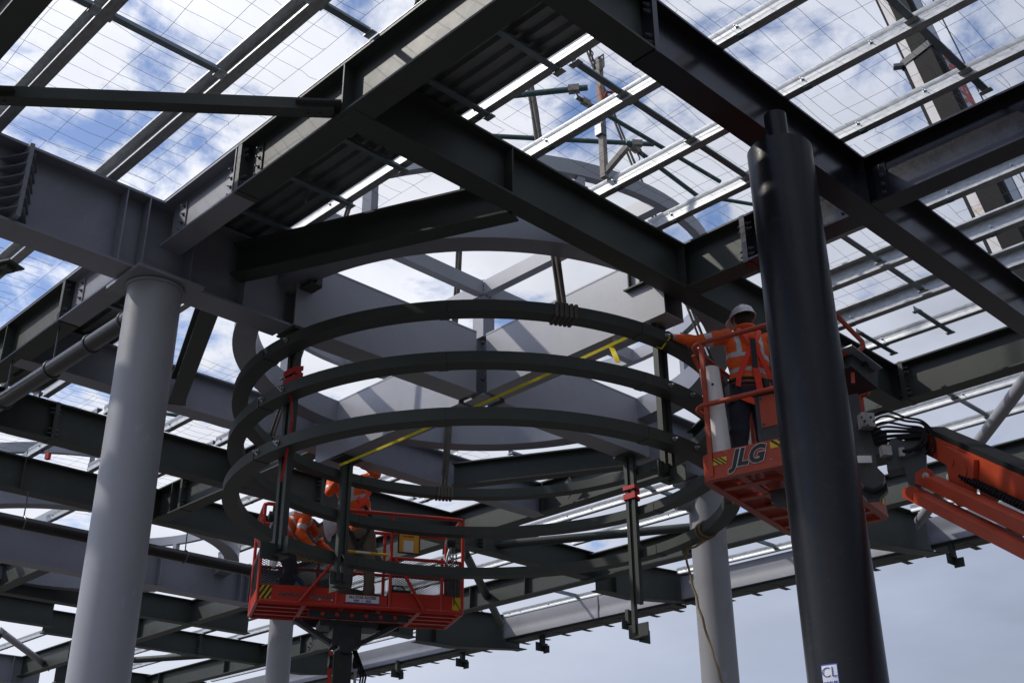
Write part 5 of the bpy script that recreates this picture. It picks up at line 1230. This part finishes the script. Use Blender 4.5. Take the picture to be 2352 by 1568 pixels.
# left basket, workman bent forward to the right
hp = pix(655, 1232, 14.15); hp.z = 5.66
dirb = (r_*.93+fh*.05).normalized(); sB = fh
ch = hp+Z*.20+dirb*.10; nk = hp+Z*.23+dirb*.33; hd = nk+dirb*.155-Z*.10-fh*.05
J = dict(hip=hp, chest=ch, neck=nk, head=hd, right=sB, fwd=-Z, face=(dirb*.35-Z*.85-fh*.2).normalized(), headup=(dirb*.9+Z*.25-fh*.25).normalized(),
    shR=nk+sB*.18-dirb*.03, shL=nk-sB*.18-dirb*.05+Z*.02, elR=nk+sB*.22-Z*.24+dirb*.08, wrR=nk+sB*.12-Z*.36+dirb*.24, handR=nk+sB*.09-Z*.40+dirb*.32,
    elL=nk-sB*.22-Z*.22-dirb*.12, wrL=nk-sB*.20-Z*.36+dirb*.04, handL=nk-sB*.20-Z*.40+dirb*.12, palmR=-Z, palmL=-Z, curlL=.8, curlR=.8,
    hipR=hp+sB*.10-Z*.04, hipL=hp-sB*.10-Z*.04, knR=hp+sB*.12-Z*.40+dirb*.10, knL=hp-sB*.10-Z*.40+dirb*.10, anR=hp+sB*.13-Z*.76-dirb*.02, anL=hp-sB*.11-Z*.76-dirb*.02, toeR=hp+sB*.13-Z*.82+dirb*.3, toeL=hp-sB*.11-Z*.82+dirb*.3)
p2, b2 = person('workman in orange shirt and navy trousers bending forward at the left of the left basket', J, None, [skin, hivis, silver, navy, glove, boot, hair])
strapline(p2, [hp+Z*.16, ch+Z*.145, nk+Z*.07], .045, Z); strapline(p2, [hp-sB*.14+Z*.05, ch-sB*.17+Z*.02, nk-sB*.15], .045, -sB)
MB().tube([hd+b2['hu']*.10+b2['hs']*(.02*math.cos(a))-b2['hf']*.06+b2['hf']*(.02*math.sin(a)) for a in [2*math.pi*k/12 for k in range(12)]], .003, 5, closed=True).build('helmet_sticker', blueprint, p2)

# ------------------------------------------------------------------ small extras
t = thing('wire_scrap', pix(709, 385, 8.2), 'twisted scrap of wire and torn tape dangling under the corrugated deck', 'wire scrap')
MB().tube([pix(711, 378, 8.2), pix(708, 398, 8.2), pix(709, 412, 8.2), pix(704, 430, 8.2), pix(706, 444, 8.2), pix(701, 470, 8.2)], .003, 5).build('wire', scafg, t)
ribbon(pix(705, 425, 8.2), pix(702, 466, 8.2), .03, 'torn_tape', scafg, 10, 0, 1.2)
def lug(lab, x, y, D):
    t = thing('bolted_bracket', pix(x, y, D), lab, 'bracket', 'small bolted brackets above the top ring')
    c = pix(x, y, D)
    MB().box(c+Vector((-.065, 0, 0)), .012, .14, .2).build('side_plate', green, t); MB().box(c+Vector((.065, 0, 0)), .012, .14, .2).build('side_plate', green, t)
    MB().box(c+Vector((0, .06, 0)), .13, .012, .2).build('back_plate', green, t); MB().box(c+Vector((0, -.02, -.106)), .24, .12, .012).build('base_plate', green, t)
    MB().box(c+Vector((0, .04, .2)), .10, .10, .24).build('hanger', green, t)
    bolt_parts([c+Vector((0, .05, z)) for z in (-.05, .05)], (0, -1, 0), t); bolt_parts([c+Vector((.072, 0, z)) for z in (-.05, .05)], (1, 0, 0), t)
lug('small bolted bracket hanging above the left part of the top ring', 716, 640, 9.3)
lug('small bolted bracket hanging under the green beam above the right part of the top ring', 1466, 640, 9.3)
t = thing('red_tag', pix(110, 1046, 15.5), 'small red plastic tag hanging on the wire mesh at the far left', 'tag')
MB().box(pix(110, 1047, 15.5), .06, .05, .09, .4).build('tag_plate', redweb, t); MB().cyl(pix(110, 1040, 15.5), pix(111, 1030, 15.5), .004, 6).build('tie', dbolt, t)
